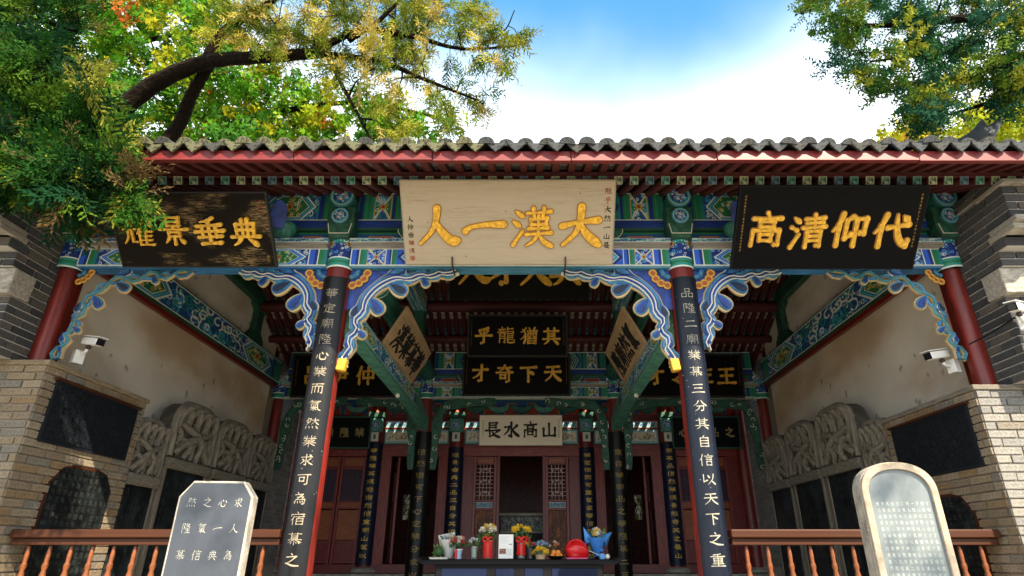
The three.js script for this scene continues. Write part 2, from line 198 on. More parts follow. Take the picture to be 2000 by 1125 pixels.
function motif(x, kind, x0, y0, w, h, dark) {
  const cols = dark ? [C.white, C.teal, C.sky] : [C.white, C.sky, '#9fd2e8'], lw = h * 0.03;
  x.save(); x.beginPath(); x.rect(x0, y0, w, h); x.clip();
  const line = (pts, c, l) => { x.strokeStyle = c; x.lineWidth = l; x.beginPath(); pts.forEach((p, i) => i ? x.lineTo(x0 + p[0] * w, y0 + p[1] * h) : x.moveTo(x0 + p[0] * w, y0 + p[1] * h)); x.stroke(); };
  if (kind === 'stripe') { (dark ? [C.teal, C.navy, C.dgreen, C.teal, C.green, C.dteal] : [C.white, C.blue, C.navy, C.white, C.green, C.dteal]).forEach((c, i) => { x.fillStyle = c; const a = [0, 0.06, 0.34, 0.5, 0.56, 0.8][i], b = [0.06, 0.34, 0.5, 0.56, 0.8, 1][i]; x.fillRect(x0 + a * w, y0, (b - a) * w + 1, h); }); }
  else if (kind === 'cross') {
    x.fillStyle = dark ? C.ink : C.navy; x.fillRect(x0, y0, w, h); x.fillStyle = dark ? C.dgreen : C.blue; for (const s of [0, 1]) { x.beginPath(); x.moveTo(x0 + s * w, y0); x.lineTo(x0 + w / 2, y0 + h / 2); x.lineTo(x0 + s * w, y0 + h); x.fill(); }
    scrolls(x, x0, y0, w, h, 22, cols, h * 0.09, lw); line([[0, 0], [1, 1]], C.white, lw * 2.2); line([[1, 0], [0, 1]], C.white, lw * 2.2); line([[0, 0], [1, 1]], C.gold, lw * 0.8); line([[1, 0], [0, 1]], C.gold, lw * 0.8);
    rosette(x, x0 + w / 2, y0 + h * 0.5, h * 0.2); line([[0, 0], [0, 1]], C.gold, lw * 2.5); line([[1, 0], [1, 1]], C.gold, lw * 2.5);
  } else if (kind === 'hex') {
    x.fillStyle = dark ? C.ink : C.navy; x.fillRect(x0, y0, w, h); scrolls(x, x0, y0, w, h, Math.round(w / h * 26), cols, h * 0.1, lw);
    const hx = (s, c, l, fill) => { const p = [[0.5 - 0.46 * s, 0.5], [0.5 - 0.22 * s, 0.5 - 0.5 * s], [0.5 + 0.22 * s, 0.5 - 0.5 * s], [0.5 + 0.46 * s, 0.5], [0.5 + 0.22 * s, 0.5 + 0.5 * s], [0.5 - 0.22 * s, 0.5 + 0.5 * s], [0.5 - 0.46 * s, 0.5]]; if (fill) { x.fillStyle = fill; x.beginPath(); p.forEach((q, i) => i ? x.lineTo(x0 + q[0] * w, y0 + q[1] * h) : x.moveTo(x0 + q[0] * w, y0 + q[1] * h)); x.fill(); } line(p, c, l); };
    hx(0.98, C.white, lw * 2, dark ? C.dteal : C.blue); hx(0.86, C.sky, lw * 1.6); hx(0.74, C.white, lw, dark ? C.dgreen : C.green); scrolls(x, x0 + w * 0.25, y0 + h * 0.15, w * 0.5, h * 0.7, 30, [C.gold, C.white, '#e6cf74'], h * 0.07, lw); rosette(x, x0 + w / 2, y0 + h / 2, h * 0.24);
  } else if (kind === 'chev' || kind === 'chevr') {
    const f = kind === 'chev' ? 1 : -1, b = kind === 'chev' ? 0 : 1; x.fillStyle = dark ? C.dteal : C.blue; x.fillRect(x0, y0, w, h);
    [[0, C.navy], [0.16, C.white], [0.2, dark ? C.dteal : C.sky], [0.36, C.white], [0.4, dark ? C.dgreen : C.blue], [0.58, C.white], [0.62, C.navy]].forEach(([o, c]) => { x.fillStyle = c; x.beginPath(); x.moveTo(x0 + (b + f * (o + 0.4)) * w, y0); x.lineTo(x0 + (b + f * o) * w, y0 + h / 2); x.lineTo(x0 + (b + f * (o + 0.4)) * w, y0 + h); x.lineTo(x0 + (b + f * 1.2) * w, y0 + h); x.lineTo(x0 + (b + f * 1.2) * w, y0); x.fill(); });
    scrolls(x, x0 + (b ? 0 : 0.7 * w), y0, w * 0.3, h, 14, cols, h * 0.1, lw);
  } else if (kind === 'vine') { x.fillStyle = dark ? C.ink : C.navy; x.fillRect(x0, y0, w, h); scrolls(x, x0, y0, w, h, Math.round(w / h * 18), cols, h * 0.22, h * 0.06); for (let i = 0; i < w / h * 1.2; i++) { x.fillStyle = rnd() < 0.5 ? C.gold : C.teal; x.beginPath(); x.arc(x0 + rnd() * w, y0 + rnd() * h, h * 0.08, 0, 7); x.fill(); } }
  x.restore();
}
function beamTex(segs, W, H, dark) { // segs: [kind, share]
  return canvasTex(W, H, (x) => {
    let p = 0; const tot = segs.reduce((s, q) => s + q[1], 0);
    for (const [k, w] of segs) { motif(x, k, p, 0, w / tot * W, H, dark); p += w / tot * W; }
    x.fillStyle = C.white; x.fillRect(0, 0, W, H * 0.04); x.fillRect(0, H * 0.96, W, H * 0.04); x.globalAlpha = 0.16; for (let i = 0; i < 500; i++) { x.fillStyle = rnd() < 0.6 ? '#141414' : '#d8cdb8'; x.fillRect(rnd() * W, rnd() * H, 1 + rnd() * W * 0.012, 1 + rnd() * 2); } x.globalAlpha = 1;
  });
}
const half = [['stripe', 0.5], ['cross', 0.55], ['stripe', 0.35], ['chev', 0.7], ['hex', 1.3]], mid = [['chevr', 0.6], ['vine', 1.6], ['chev', 0.6]];
const flip = (a) => [...a].reverse().map(([k, w]) => [k === 'chev' ? 'chevr' : k === 'chevr' ? 'chev' : k, w]);
const sideSegs = [['stripe', 0.4], ['hex', 1.3], ['chev', 0.5], ['vine', 1], ['chevr', 0.5], ['hex', 1.3], ['stripe', 0.4]];
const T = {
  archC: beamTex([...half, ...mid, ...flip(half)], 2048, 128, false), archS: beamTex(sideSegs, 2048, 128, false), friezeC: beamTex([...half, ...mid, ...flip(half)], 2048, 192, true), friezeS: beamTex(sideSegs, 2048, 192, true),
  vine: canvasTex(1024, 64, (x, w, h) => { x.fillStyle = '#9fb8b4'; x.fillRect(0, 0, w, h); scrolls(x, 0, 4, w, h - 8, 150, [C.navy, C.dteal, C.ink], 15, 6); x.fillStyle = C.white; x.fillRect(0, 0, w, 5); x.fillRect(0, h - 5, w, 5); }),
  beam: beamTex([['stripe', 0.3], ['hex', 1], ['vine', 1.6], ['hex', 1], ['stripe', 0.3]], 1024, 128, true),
  brack: canvasTex(1024, 128, (x, w, h) => { x.fillStyle = C.ink; x.fillRect(0, 0, w, h); x.fillStyle = C.green; x.fillRect(0, 0, w, h * 0.18); for (let i = 0; i < 6; i++) { const c = (i + 0.5) * w / 6; x.fillStyle = C.red; x.beginPath(); x.moveTo(c - 60, h); x.lineTo(c - 36, h * 0.35); x.lineTo(c + 36, h * 0.35); x.lineTo(c + 60, h); x.fill(); x.strokeStyle = C.gold; x.lineWidth = 4; x.stroke(); } }),
  head: canvasTex(512, 256, (x, w, h) => { x.fillStyle = C.dteal; x.fillRect(0, 0, w, h); x.fillStyle = C.white; x.fillRect(0, h - 14, w, 14); x.fillStyle = C.teal; x.fillRect(0, h - 74, w, 60); x.fillStyle = C.green; x.fillRect(0, h - 54, w, 18); x.fillStyle = C.white; x.fillRect(0, h - 84, w, 10); x.fillStyle = C.navy; x.fillRect(0, 60, w, 112); scrolls(x, 0, 66, w, 100, 60, [C.white, C.sky], 14, 4); for (let i = 0; i < 4; i++) { rosette(x, (i + 0.5) * w / 4, 56, 40, 8); curl(x, (i + 0.5) * w / 4 - 30, 30, 30, C.white, 5); curl(x, (i + 0.5) * w / 4 + 30, 30, 30, C.sky, 5); } }),
  disc: canvasTex(256, 256, (x, w, h) => { x.fillStyle = C.dteal; x.fillRect(0, 0, w, h); x.strokeStyle = C.white; x.lineWidth = 6; x.beginPath(); x.arc(128, 128, 118, 0, 7); x.stroke(); x.strokeStyle = C.teal; x.lineWidth = 10; x.beginPath(); x.arc(128, 128, 104, 0, 7); x.stroke(); x.fillStyle = C.navy; x.beginPath(); x.arc(128, 128, 96, 0, 7); x.fill(); scrolls(x, 50, 50, 156, 156, 46, [C.white, C.sky], 18, 5); for (let i = 0; i < 5; i++) rosette(x, 128 + Math.cos(i * 1.257) * 46, 128 + Math.sin(i * 1.257) * 46, 26, 6); }),
  lacecap: canvasTex(128, 128, (x, w, h) => { x.fillStyle = '#e8ecd8'; x.fillRect(0, 0, w, h); x.fillStyle = '#6f9a84'; x.fillRect(14, 14, 100, 100); scrolls(x, 20, 20, 88, 88, 16, ['#eef2de', '#24483c'], 22, 9); }),
  carve: canvasTex(512, 256, (x, w, h) => { x.fillStyle = '#5a2a12'; x.fillRect(0, 0, w, h); scrolls(x, 0, 0, w, h, 90, ['#b8743a', '#8a4a20', '#2c1208'], 30, 7); }),
  picture: canvasTex(512, 128, (x, w, h) => { x.fillStyle = '#5fa7b8'; x.fillRect(0, 0, w, h); x.fillStyle = '#e0dcc8'; x.fillRect(22, 20, w - 44, h - 40); x.strokeStyle = '#e8ece4'; x.lineWidth = 5; x.strokeRect(12, 10, w - 24, h - 20); for (let i = 0; i < 170; i++) { x.fillStyle = ['#c8a23c', '#7d9a6a', '#b0603a', '#56708a', '#d8c890', '#3d4a3c'][Math.floor(rnd() * 6)]; x.globalAlpha = 0.75; x.beginPath(); x.ellipse(40 + rnd() * (w - 80), 34 + rnd() * (h - 64), 3 + rnd() * 13, 2 + rnd() * 7, rnd() * 3, 0, 7); x.fill(); } x.globalAlpha = 1; }),
  brushbrick: canvasTex(64, 512, (x, w, h) => { x.fillStyle = '#3a1512'; x.fillRect(0, 0, w, h); for (let i = 0; i < 8; i++) { x.fillStyle = ['#8d9693', '#a39c8e', '#3f5a66', '#7f7468', '#5b2a22', '#6d8791', '#b5aa98', '#4a3a34'][(i * 3) % 8]; x.fillRect(14, i * 64 + 4, 36, 54); } }),
};
for (const k of ['archC', 'archS', 'friezeC', 'friezeS', 'vine', 'beam', 'brack', 'head', 'disc', 'carve', 'picture', 'brushbrick']) P['t_' + k] = new THREE.MeshStandardMaterial({ map: T[k], roughness: 0.55 });
P.t_carve.bumpMap = T.carve; P.t_carve.bumpScale = 0.01;

// ---------------------------------------------------------------- bricks
const brickGeos = [0, 1, 2, 3].map(() => { const g = new THREE.BoxGeometry(1, 1, 1), p = g.attributes.position, j = {}; for (let i = 0; i < p.count; i++) { const k = [p.getX(i), p.getY(i), p.getZ(i)].map((v) => v > 0).join(); j[k] ??= [rr(-0.03, 0.0), rr(-0.1, 0.0), rr(-0.12, 0)]; p.setXYZ(i, p.getX(i) * (1 + j[k][0]), p.getY(i) * (1 + j[k][1]), p.getZ(i) + j[k][2] * 0.4); } g.computeVertexNormals(); return g; });
const brickTex = dataTex(256, 128, (u, v) => { const n = 0.86 + 0.45 * tor(u, v, 2.4, 5) + 0.12 * (rnd() - 0.5), s = sstep(tor(u + 0.4, v + 0.2, 3, 4), 0.14, 0.3) * 0.3; return [n - s, n - s * 0.95, n - s * 0.85]; });
const brickMat = (r, g, b) => M(r, g, b, 0.92, { map: brickTex, bumpMap: bumpTex, bumpScale: 0.006 });
const tanBricks = [brickMat(0.42, 0.32, 0.20), brickMat(0.36, 0.275, 0.18), brickMat(0.46, 0.37, 0.25), brickMat(0.33, 0.29, 0.23), brickMat(0.40, 0.27, 0.14)];
const greyBricks = [brickMat(0.10, 0.10, 0.10), brickMat(0.075, 0.08, 0.085), brickMat(0.13, 0.12, 0.11), brickMat(0.16, 0.14, 0.115), brickMat(0.06, 0.06, 0.065)];
const paleBricks = [brickMat(0.42, 0.40, 0.36), brickMat(0.36, 0.35, 0.33), brickMat(0.47, 0.44, 0.38), brickMat(0.33, 0.32, 0.30)];
function brickFace(parent, mats, o, U, N, w, h, { bl = 0.27, bh = 0.063, j = 0.011, th = 0.06, skip, start = 0, proud = 0.012 } = {}) {
  const Vv = V3(0, 1, 0), q = new THREE.Quaternion().setFromRotationMatrix(new THREE.Matrix4().makeBasis(U, Vv, N)), rows = Math.round(h / (bh + j)), ph = h / rows;
  for (let r = 0; r < rows; r++) {
    let x = -((r + start) % 2) * bl * 0.5 - rr(0, 0.03);
    while (x < w - 0.02) {
      const L = bl * rr(0.88, 1.1), a = Math.max(0, x), b = Math.min(w, x + L); x += L + j;
      if (b - a < 0.03) continue;
      const cu = (a + b) / 2, cv = (r + 0.5) * ph; if (skip && skip(cu, cv, b - a)) continue;
      const m = new THREE.Mesh(brickGeos[Math.floor(rnd() * 4)], mats[Math.floor(Math.pow(rnd(), 1.3) * mats.length)]); m.name = 'brick'; m.castShadow = m.receiveShadow = true;
      m.quaternion.copy(q); m.scale.set(b - a, ph - j, th); m.position.copy(o).addScaledVector(U, cu).addScaledVector(Vv, cv).addScaledVector(N, rr(-0.5, 0.5) * proud - th / 2 + proud); parent.add(m);
    }
  }
}
// ---------------------------------------------------------------- ground and platforms
const paving = M(0.38, 0.34, 0.27, 0.9, { map: (() => { const t = wornTex.clone(); t.repeat.set(60, 60); return t; })(), bumpMap: bumpTex, bumpScale: 0.004 });
structure('courtyard_ground', new THREE.PlaneGeometry(160, 160), paving, 'stone paved courtyard in front of the temple', [0, -0.75, 0], [-Math.PI / 2, 0, 0]);
structure('stone_platform', boxM(11.2, 0.75, 8.3, 0.5), P.stone, 'pale stone platform that carries the open hall', [0, -0.377, -3.45]);
structure('rear_platform', boxM(11.2, 0.47, 7.6, 0.5), P.stone, 'raised stone platform under the rear hall', [0, 0.236, -10.75]);

// ---------------------------------------------------------------- open worship hall
const hall = thing('worship_hall', 'open fronted temple hall with grey tiled eave and painted blue beams', 'temple hall');
const COLX = [-4.65, -1.8, 1.8, 4.65], ZB = -5.68;
for (const z of [0, ZB]) for (const x of COLX) {
  const c = sub('column', hall, [x, 0, z]);
  const cr = Math.abs(x) > 4 ? 0.72 : 1; part('shaft', new THREE.CylinderGeometry(0.128 * cr, 0.14 * cr, 3.4, 28), P.red, c, [0, 1.83, 0]);
  part('column_base', new THREE.LatheGeometry([[0.0, 0], [0.24, 0], [0.25, 0.05], [0.22, 0.11], [0.17, 0.13], [0, 0.13]].map((q) => new THREE.Vector2(...q)), 28), P.stone, c);
  part('painted_head', new THREE.CylinderGeometry(0.137, 0.137, 0.36, 28, 1, true), P.t_head, c, [0, 3.71, 0]);
}
// three bays of painted beams across the front and again across the back of the hall
function bayBeams(z, dz, rear) {
  for (let b = 0; b < 3; b++) {
    const x0 = COLX[b] + 0.125, x1 = COLX[b + 1] - 0.125, L = x1 - x0, cx = (x0 + x1) / 2, mid = b === 1;
    const face = (name, mat, y0, y1, d, inner) => { const g = box(L, y1 - y0, d); const uv = g.attributes.uv; for (let i = 8; i < 16; i++) uv.setXY(i, uv.getX(i), 0.02); part(name, g, mat, hall, [cx, (y0 + y1) / 2, z]); };
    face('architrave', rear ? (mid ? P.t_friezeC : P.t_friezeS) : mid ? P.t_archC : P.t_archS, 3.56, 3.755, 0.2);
    const pl = sub('plank_beam', hall, [cx, 3.80, z]); part('edge_board', box(L + 0.02, 0.045, 0.34), P.t_vine, pl, [0, 0.022, 0]); part('under_board', box(L, 0.042, 0.33), P.stone, pl, [0, -0.0215, 0]);
    part('bracket_board', box(L, 0.145, 0.06), P.t_brack, hall, [cx, 3.92, z]);
    face('blue_beam', P.blue, 3.995, 4.115, 0.15);
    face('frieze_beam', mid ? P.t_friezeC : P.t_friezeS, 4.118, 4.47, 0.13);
    part('green_strip', box(L, 0.03, 0.17), P.green, hall, [cx, 4.003, z]);
    // bracket arms on the plank
    const n = mid ? 5 : 4;
    for (let k = 1; k < n; k++) {
      const s = new THREE.Shape(); s.moveTo(-0.09, 0); s.lineTo(0.09, 0); s.quadraticCurveTo(0.16, 0.03, 0.2, 0.1); s.lineTo(0.2, 0.145); s.lineTo(-0.2, 0.145); s.lineTo(-0.2, 0.1); s.quadraticCurveTo(-0.16, 0.03, -0.09, 0);
      const a = sub('bracket_arm', hall, [x0 + L * k / n, 3.846, z + dz * 0.03]);
      part('arm_body', new THREE.ExtrudeGeometry(s, { depth: 0.09, bevelEnabled: true, bevelSize: 0.006, bevelThickness: 0.006, bevelSegments: 1 }), P.green, a, [0, 0, -0.0]);
      const o = [[-0.19, 0.13], [-0.19, 0.1], [-0.14, 0.03], [-0.08, 0.012], [0.08, 0.012], [0.14, 0.03], [0.19, 0.1], [0.19, 0.13]].map(([u, v]) => V3(u, v, 0.098)); part('white_line', tube(o, 0.0045, 20, 4), P.white, a);
    }
    if (!rear) part('soffit_line', box(L - 0.02, 0.02, 0.16), mid ? P.pale : P.sky, hall, [cx, 3.548, z]);
  }
}
bayBeams(0, 1); bayBeams(ZB, 1, true);
for (const x of COLX) { // carved beam ends over each column
  const e = sub('beam_end', hall, [x, 0, 0]);
  const s = new THREE.Shape(); s.moveTo(-0.1, 3.86); s.lineTo(0.1, 3.86); s.lineTo(0.135, 3.98); s.lineTo(0.13, 4.2); s.lineTo(-0.13, 4.2); s.lineTo(-0.135, 3.98); s.lineTo(-0.1, 3.86);
  part('bracket_block', new THREE.ExtrudeGeometry(s, { depth: 0.17, bevelEnabled: true, bevelSize: 0.012, bevelThickness: 0.012, bevelSegments: 1 }), P.green, e, [0, 0, 0.02]);
  for (const [y, r, z] of [[4.31, 0.125, 0.27], [4.08, 0.088, 0.25]]) {
    part('round_end', new THREE.CylinderGeometry(r, r, 0.24, 28), P.teal, e, [0, y, z - 0.13], [Math.PI / 2, 0, 0]);
    part('painted_disc', new THREE.CircleGeometry(r * 0.95, 28), P.t_disc, e, [0, y, z - 0.006]);
    part('rim', new THREE.TorusGeometry(r, 0.008, 6, 30), P.pale, e, [0, y, z - 0.012]);
  }
  for (const q of [-1, 1]) part('white_line', box(0.007, 0.12, 0.006), P.white, e, [q * 0.112, 3.94, 0.206], [0, 0, -q * 0.2]); part('white_line', box(0.2, 0.007, 0.006), P.white, e, [0, 3.885, 0.206]);
}
for (const x of [-2.42, 2.42]) { // projecting tongue brackets in the side bays
  const e = sub('tongue_bracket', hall, [x, 3.9, 0.1]);
  const s = new THREE.Shape(); s.moveTo(-0.05, 0); s.bezierCurveTo(-0.09, 0.1, -0.09, 0.25, -0.02, 0.28); s.bezierCurveTo(0.06, 0.26, 0.08, 0.1, 0.06, 0); s.lineTo(-0.05, 0);
  part('blue_tongue', new THREE.ExtrudeGeometry(s, { depth: 0.05, bevelEnabled: true, bevelSize: 0.01, bevelThickness: 0.01, bevelSegments: 2 }), P.blue, e, [0, 0.0, 0.2], [0.35, -0.35 * Math.sign(x), 0.22 * Math.sign(x)]);
  part('green_cup', new THREE.LatheGeometry([[0, 0], [0.08, 0], [0.13, 0.06], [0.14, 0.12], [0.12, 0.12], [0.1, 0.06], [0, 0.04]].map((q) => new THREE.Vector2(...q)), 16), P.teal, e, [0.03 * -Math.sign(x), -0.05, 0.1]);
  part('arm', box(0.08, 0.09, 0.3), P.green, e, [0, 0.1, 0.02]);
}
// beams running back from the front columns
for (const x of [-1.8, 1.8]) {
  const sg = Math.sign(x);
  const t = sub('tie_beam', hall, [x, 0, 0]); const s = new THREE.Shape(); s.moveTo(-0.05, 3.04); s.lineTo(-4.3, 3.04); s.lineTo(-5.55, 2.93); s.lineTo(-5.55, 3.16); s.lineTo(-4.6, 3.3); s.lineTo(-0.05, 3.3); s.lineTo(-0.05, 3.04);
  part('beam_core', moved(new THREE.ExtrudeGeometry(s, { depth: 0.15, bevelEnabled: true, bevelSize: 0.012, bevelThickness: 0.012, bevelSegments: 1 }), 0.075, 0, 0, 0, -Math.PI / 2), P.tealPale, t);
  for (const q of [-1, 1]) part('painted_side', new THREE.PlaneGeometry(4.1, 0.2), P.t_beam, t, [q * 0.091, 3.18, -2.3], [0, q * Math.PI / 2, 0]);
  part('bulb', new THREE.SphereGeometry(0.035, 12, 8), P.white, t, [0, 3.0, -3.2]);
  const m = sub('main_beam', hall, [x, 4.02, ZB / 2]);
  part('beam_core', new THREE.CylinderGeometry(0.15, 0.15, 5.5, 20), P.teal, m, [0, 0, 0], [Math.PI / 2, 0, 0]);
  for (const z of [2.1, 1.5, -1.6]) part('painted_collar', new THREE.CylinderGeometry(0.154, 0.154, 0.34, 20, 1, true), P.t_head, m, [0, 0, z], [Math.PI / 2, 0, 0]);
  for (const z of [-1.3, -4.4]) { const k = sub('short_post', hall, [x, 4.2, z]); part('post', box(0.2, 0.7, 0.26, 0.02), P.green, k, [0, 0.33, 0]); part('painted_block', box(0.26, 0.2, 0.34, 0.02), P.teal, k, [0, 0.06, 0]); }
  part('upper_beam', box(0.24, 0.28, 3.5), P.t_beam, hall, [x, 4.95, ZB / 2]);
  part('king_post', box(0.2, 0.6, 0.24), P.green, hall, [x, 5.38, ZB / 2]);
}
// purlins
for (const [z, y, r] of [[ZB / 2, 5.62, 0.11], [-1.3, 4.94, 0.1], [-4.4, 4.94, 0.1], [-5.15, 4.58, 0.07], [0, 4.46, 0.0]]) if (r) part('purlin', new THREE.CylinderGeometry(r, r, 10.1, 14), P.rafter, hall, [0, y, z], [0, 0, Math.PI / 2]);
// rafters, sheathing, tiles
const roof = sub('roof', hall);
const yLow = (z) => 4.11 + 0.46 * (0.83 - z), RZ = ZB / 2, RIDGE = yLow(RZ), EB = -6.15;
{
  const slope = Math.atan(0.46), Lf = Math.hypot(0.83 - RZ, RIDGE - 4.11), g = new THREE.CylinderGeometry(0.042, 0.042, Lf, 8), Lb = (RZ - EB) / Math.cos(slope), gb = new THREE.CylinderGeometry(0.042, 0.042, Lb, 8), gf = box(0.066, 0.066, 0.9);
  const cap = [box(0.08, 0.08, 0.014)], capMats = [M(0.28, 0.36, 0.28), M(0.42, 0.40, 0.30), M(0.12, 0.28, 0.26), M(0.10, 0.16, 0.24)].map((m) => { m.map = T.lacecap; return m; });
  for (let i = -33; i <= 33; i++) {
    const x = i * 0.152;
    part('rafter', g, P.rafter, roof, [x, (RIDGE + 4.11) / 2, (0.83 + RZ) / 2], [Math.PI / 2 + slope, 0, 0]);
    part('rafter', gb, P.rafter, roof, [x, RIDGE - 0.46 * (RZ - EB) / 2, (RZ + EB) / 2], [Math.PI / 2 - slope, 0, 0]);
    part('rafter_end', cap[0], capMats[(i * 7 + 700) % 4], roof, [x, 4.108, 0.842], [slope, 0, 0]);
    part('flying_rafter', gf, P.rafter, roof, [x, 4.05 + 0.36 * 0.42 + 0.02, 0.84], [Math.atan(0.36), 0, 0]);
  }
  const sheet = (z0, y0, z1, y1, mat, rep, name, th = 0.03) => { const L = Math.hypot(z1 - z0, y1 - y0), a = Math.atan2(y1 - y0, z0 - z1), gg = new THREE.BoxGeometry(10.2, th, L), uv = gg.attributes.uv; for (let i = 0; i < uv.count; i++) uv.setXY(i, uv.getX(i) * 10.2 / 0.152 + 0.5, uv.getY(i) * L / rep); return part(name, gg, mat, roof, [0, (y0 + y1) / 2 + th / 2, (z0 + z1) / 2], [a, 0, 0]); };
  sheet(0.86, 4.15, RZ, RIDGE + 0.055, P.t_brushbrick, 0.9, 'sheathing'); sheet(RZ, RIDGE + 0.055, EB, RIDGE - 0.46 * (RZ - EB) + 0.055, P.t_brushbrick, 0.9, 'sheathing');
  sheet(1.29, 4.09, 0.5, 4.09 + 0.36 * 0.79, P.t_brushbrick, 0.5, 'sheathing', 0.02);
  { let fx = -5.25; while (fx < 5.2) { const L = Math.min(rr(1.2, 1.9), 5.25 - fx); part('fascia_board', box(L - 0.004, 0.105, 0.05, 0.006), P.fascia, roof, [fx + L / 2, 4.043 + rr(-0.004, 0.004), 1.3 + rr(-0.005, 0.005)], [rr(-0.02, 0.02), 0, rr(-0.002, 0.002)]); fx += L; } }
  part('fascia', box(10.5, 0.09, 0.05), P.fascia, roof, [0, RIDGE - 0.46 * (RZ - EB) + 0.03, EB - 0.02]);
  part('rafter_stop', box(10.2, 0.05, 0.03), P.rafter, roof, [0, 4.165, 0.85]);
  // eave tiles: an arched cover tile and a pointed drip tile in every row
  const fan = new THREE.Shape(); fan.moveTo(-0.068, 0); fan.bezierCurveTo(-0.066, 0.05, -0.03, 0.072, 0, 0.072); fan.bezierCurveTo(0.03, 0.072, 0.066, 0.05, 0.068, 0); fan.quadraticCurveTo(0, 0.012, -0.068, 0);
  const drip = new THREE.Shape(); drip.moveTo(-0.082, 0.03); drip.bezierCurveTo(-0.07, -0.015, -0.03, -0.035, 0, -0.062); drip.bezierCurveTo(0.03, -0.035, 0.07, -0.015, 0.082, 0.03); drip.quadraticCurveTo(0, -0.004, -0.082, 0.03);
  const ext = { depth: 0.018, bevelEnabled: true, bevelSize: 0.003, bevelThickness: 0.003, bevelSegments: 1, curveSegments: 5 };
  const arch = (r, len, a0, a1) => { const gg = new THREE.CylinderGeometry(r, r, len, 10, 1, true, a0, a1 - a0); gg.rotateX(Math.PI / 2); return gg; };
  const covG = merged([new THREE.ExtrudeGeometry(fan, ext), moved(arch(0.068, 0.34, Math.PI / 2, Math.PI * 1.5).rotateZ(0), 0, 0.0, -0.165), moved(arch(0.056, 0.34, Math.PI / 2, Math.PI * 1.5), 0, 0.0, -0.165)]);
  const dripG = merged([new THREE.ExtrudeGeometry(drip, ext), moved(arch(0.1, 0.3, -0.9, 0.9), 0, 0.115, -0.145)]);
  const lace = canvasTex(256, 256, (x, w, h) => { x.fillStyle = '#b9b9b2'; x.fillRect(0, 0, w, h); scrolls(x, 0, 0, w, h, 130, ['#4a4a46', '#6a6a62', '#e6e6dc'], 14, 5); }); for (const m of [P.tile, P.tileMoss, P.tileBlue]) { const l = m.clone(); l.map = lace.clone(); l.map.repeat.set(5, 5); l.bumpMap = l.map; l.bumpScale = 0.006; l.color.multiplyScalar(m === P.tileMoss ? 1.25 : 0.6); P.lace = [...(P.lace ?? []), l]; }
  const mats = P.lace;
  covG.scale(1.05, 0.86, 1); dripG.scale(1.0, 1.05, 1);
  for (let i = -29; i <= 29; i++) {
    const x = i * 0.179, sel = () => mats[x < -0.3 ? (rnd() < 0.7 ? 1 : 0) : (rnd() < 0.75 ? 2 : 0)], tilt = Math.atan(0.36);
    part('cover_tile', covG, sel(), roof, [x + rr(-0.008, 0.008), 4.128 + rr(-0.01, 0.012), 1.36 + rr(-0.02, 0.02)], [tilt + rr(-0.06, 0.06), rr(-0.06, 0.06), rr(-0.09, 0.09)]);
    part('drip_tile', dripG, sel(), roof, [x + 0.0895, 4.122 + rr(-0.005, 0.005), 1.365 + rr(-0.01, 0.01)], [tilt * 0.6, rr(-0.05, 0.05), rr(-0.09, 0.09)]);
  }
  const rows = []; // remaining tiles of both slopes
  const strip = (x, r, z0, y0, z1, y1, up) => { const L = Math.hypot(z1 - z0, y1 - y0), gg = new THREE.CylinderGeometry(r, r, L, 8, 1, true, up ? Math.PI / 2 : -0.9, up ? Math.PI : 1.8); gg.rotateX(Math.PI / 2); gg.rotateX(Math.atan2(y1 - y0, z0 - z1)); gg.translate(x, (y0 + y1) / 2, (z0 + z1) / 2); rows.push(gg); };
  for (let i = -29; i <= 29; i++) { const x = i * 0.179, e = 0.12; strip(x, 0.066, 1.05, 4.25, RZ, RIDGE + 0.2, true); strip(x + 0.0895, 0.1, 1.05, 4.25 + e, RZ, RIDGE + 0.2 + e, false); strip(x, 0.066, RZ, RIDGE + 0.2, EB - 0.08, RIDGE - 0.46 * (RZ - EB) + 0.12, true); strip(x + 0.0895, 0.1, RZ, RIDGE + 0.32, EB - 0.08, RIDGE - 0.46 * (RZ - EB) + 0.24, false); }
  tag(part('roof_tiles', merged(rows), P.tile, roof), 'rows of grey tiles', undefined, undefined, 'stuff');
  part('main_ridge', box(10.4, 0.42, 0.24, 0.03), P.tile, roof, [0, RIDGE + 0.36, RZ]);
  for (const x of [-5.02, 5.02]) { // sloping gable ridges with upturned ends
    part('gable_ridge', box(0.2, 0.26, 4.1, 0.03), P.tile, roof, [x, (4.38 + RIDGE + 0.2) / 2, (0.9 + RZ) / 2], [Math.atan2(RIDGE - 4.18, 0.9 - RZ), 0, 0]);
    const s = new THREE.Shape(); s.moveTo(0, 0); s.bezierCurveTo(0.2, 0.02, 0.38, 0.1, 0.5, 0.34); s.lineTo(0.36, 0.27); s.lineTo(0.34, 0.38); s.bezierCurveTo(0.24, 0.24, 0.1, 0.2, 0, 0.2); s.lineTo(0, 0);
    const ro = part('ridge_ornament', new THREE.ExtrudeGeometry(s, { depth: 0.08, bevelEnabled: true, bevelSize: 0.015, bevelThickness: 0.015, bevelSegments: 1 }), P.tileBlue, roof, [x - 0.18 * Math.sign(x), 4.72, 0.3], [0, -0.5 * Math.sign(x), 0]); ro.scale.x = Math.sign(x);
  }
}
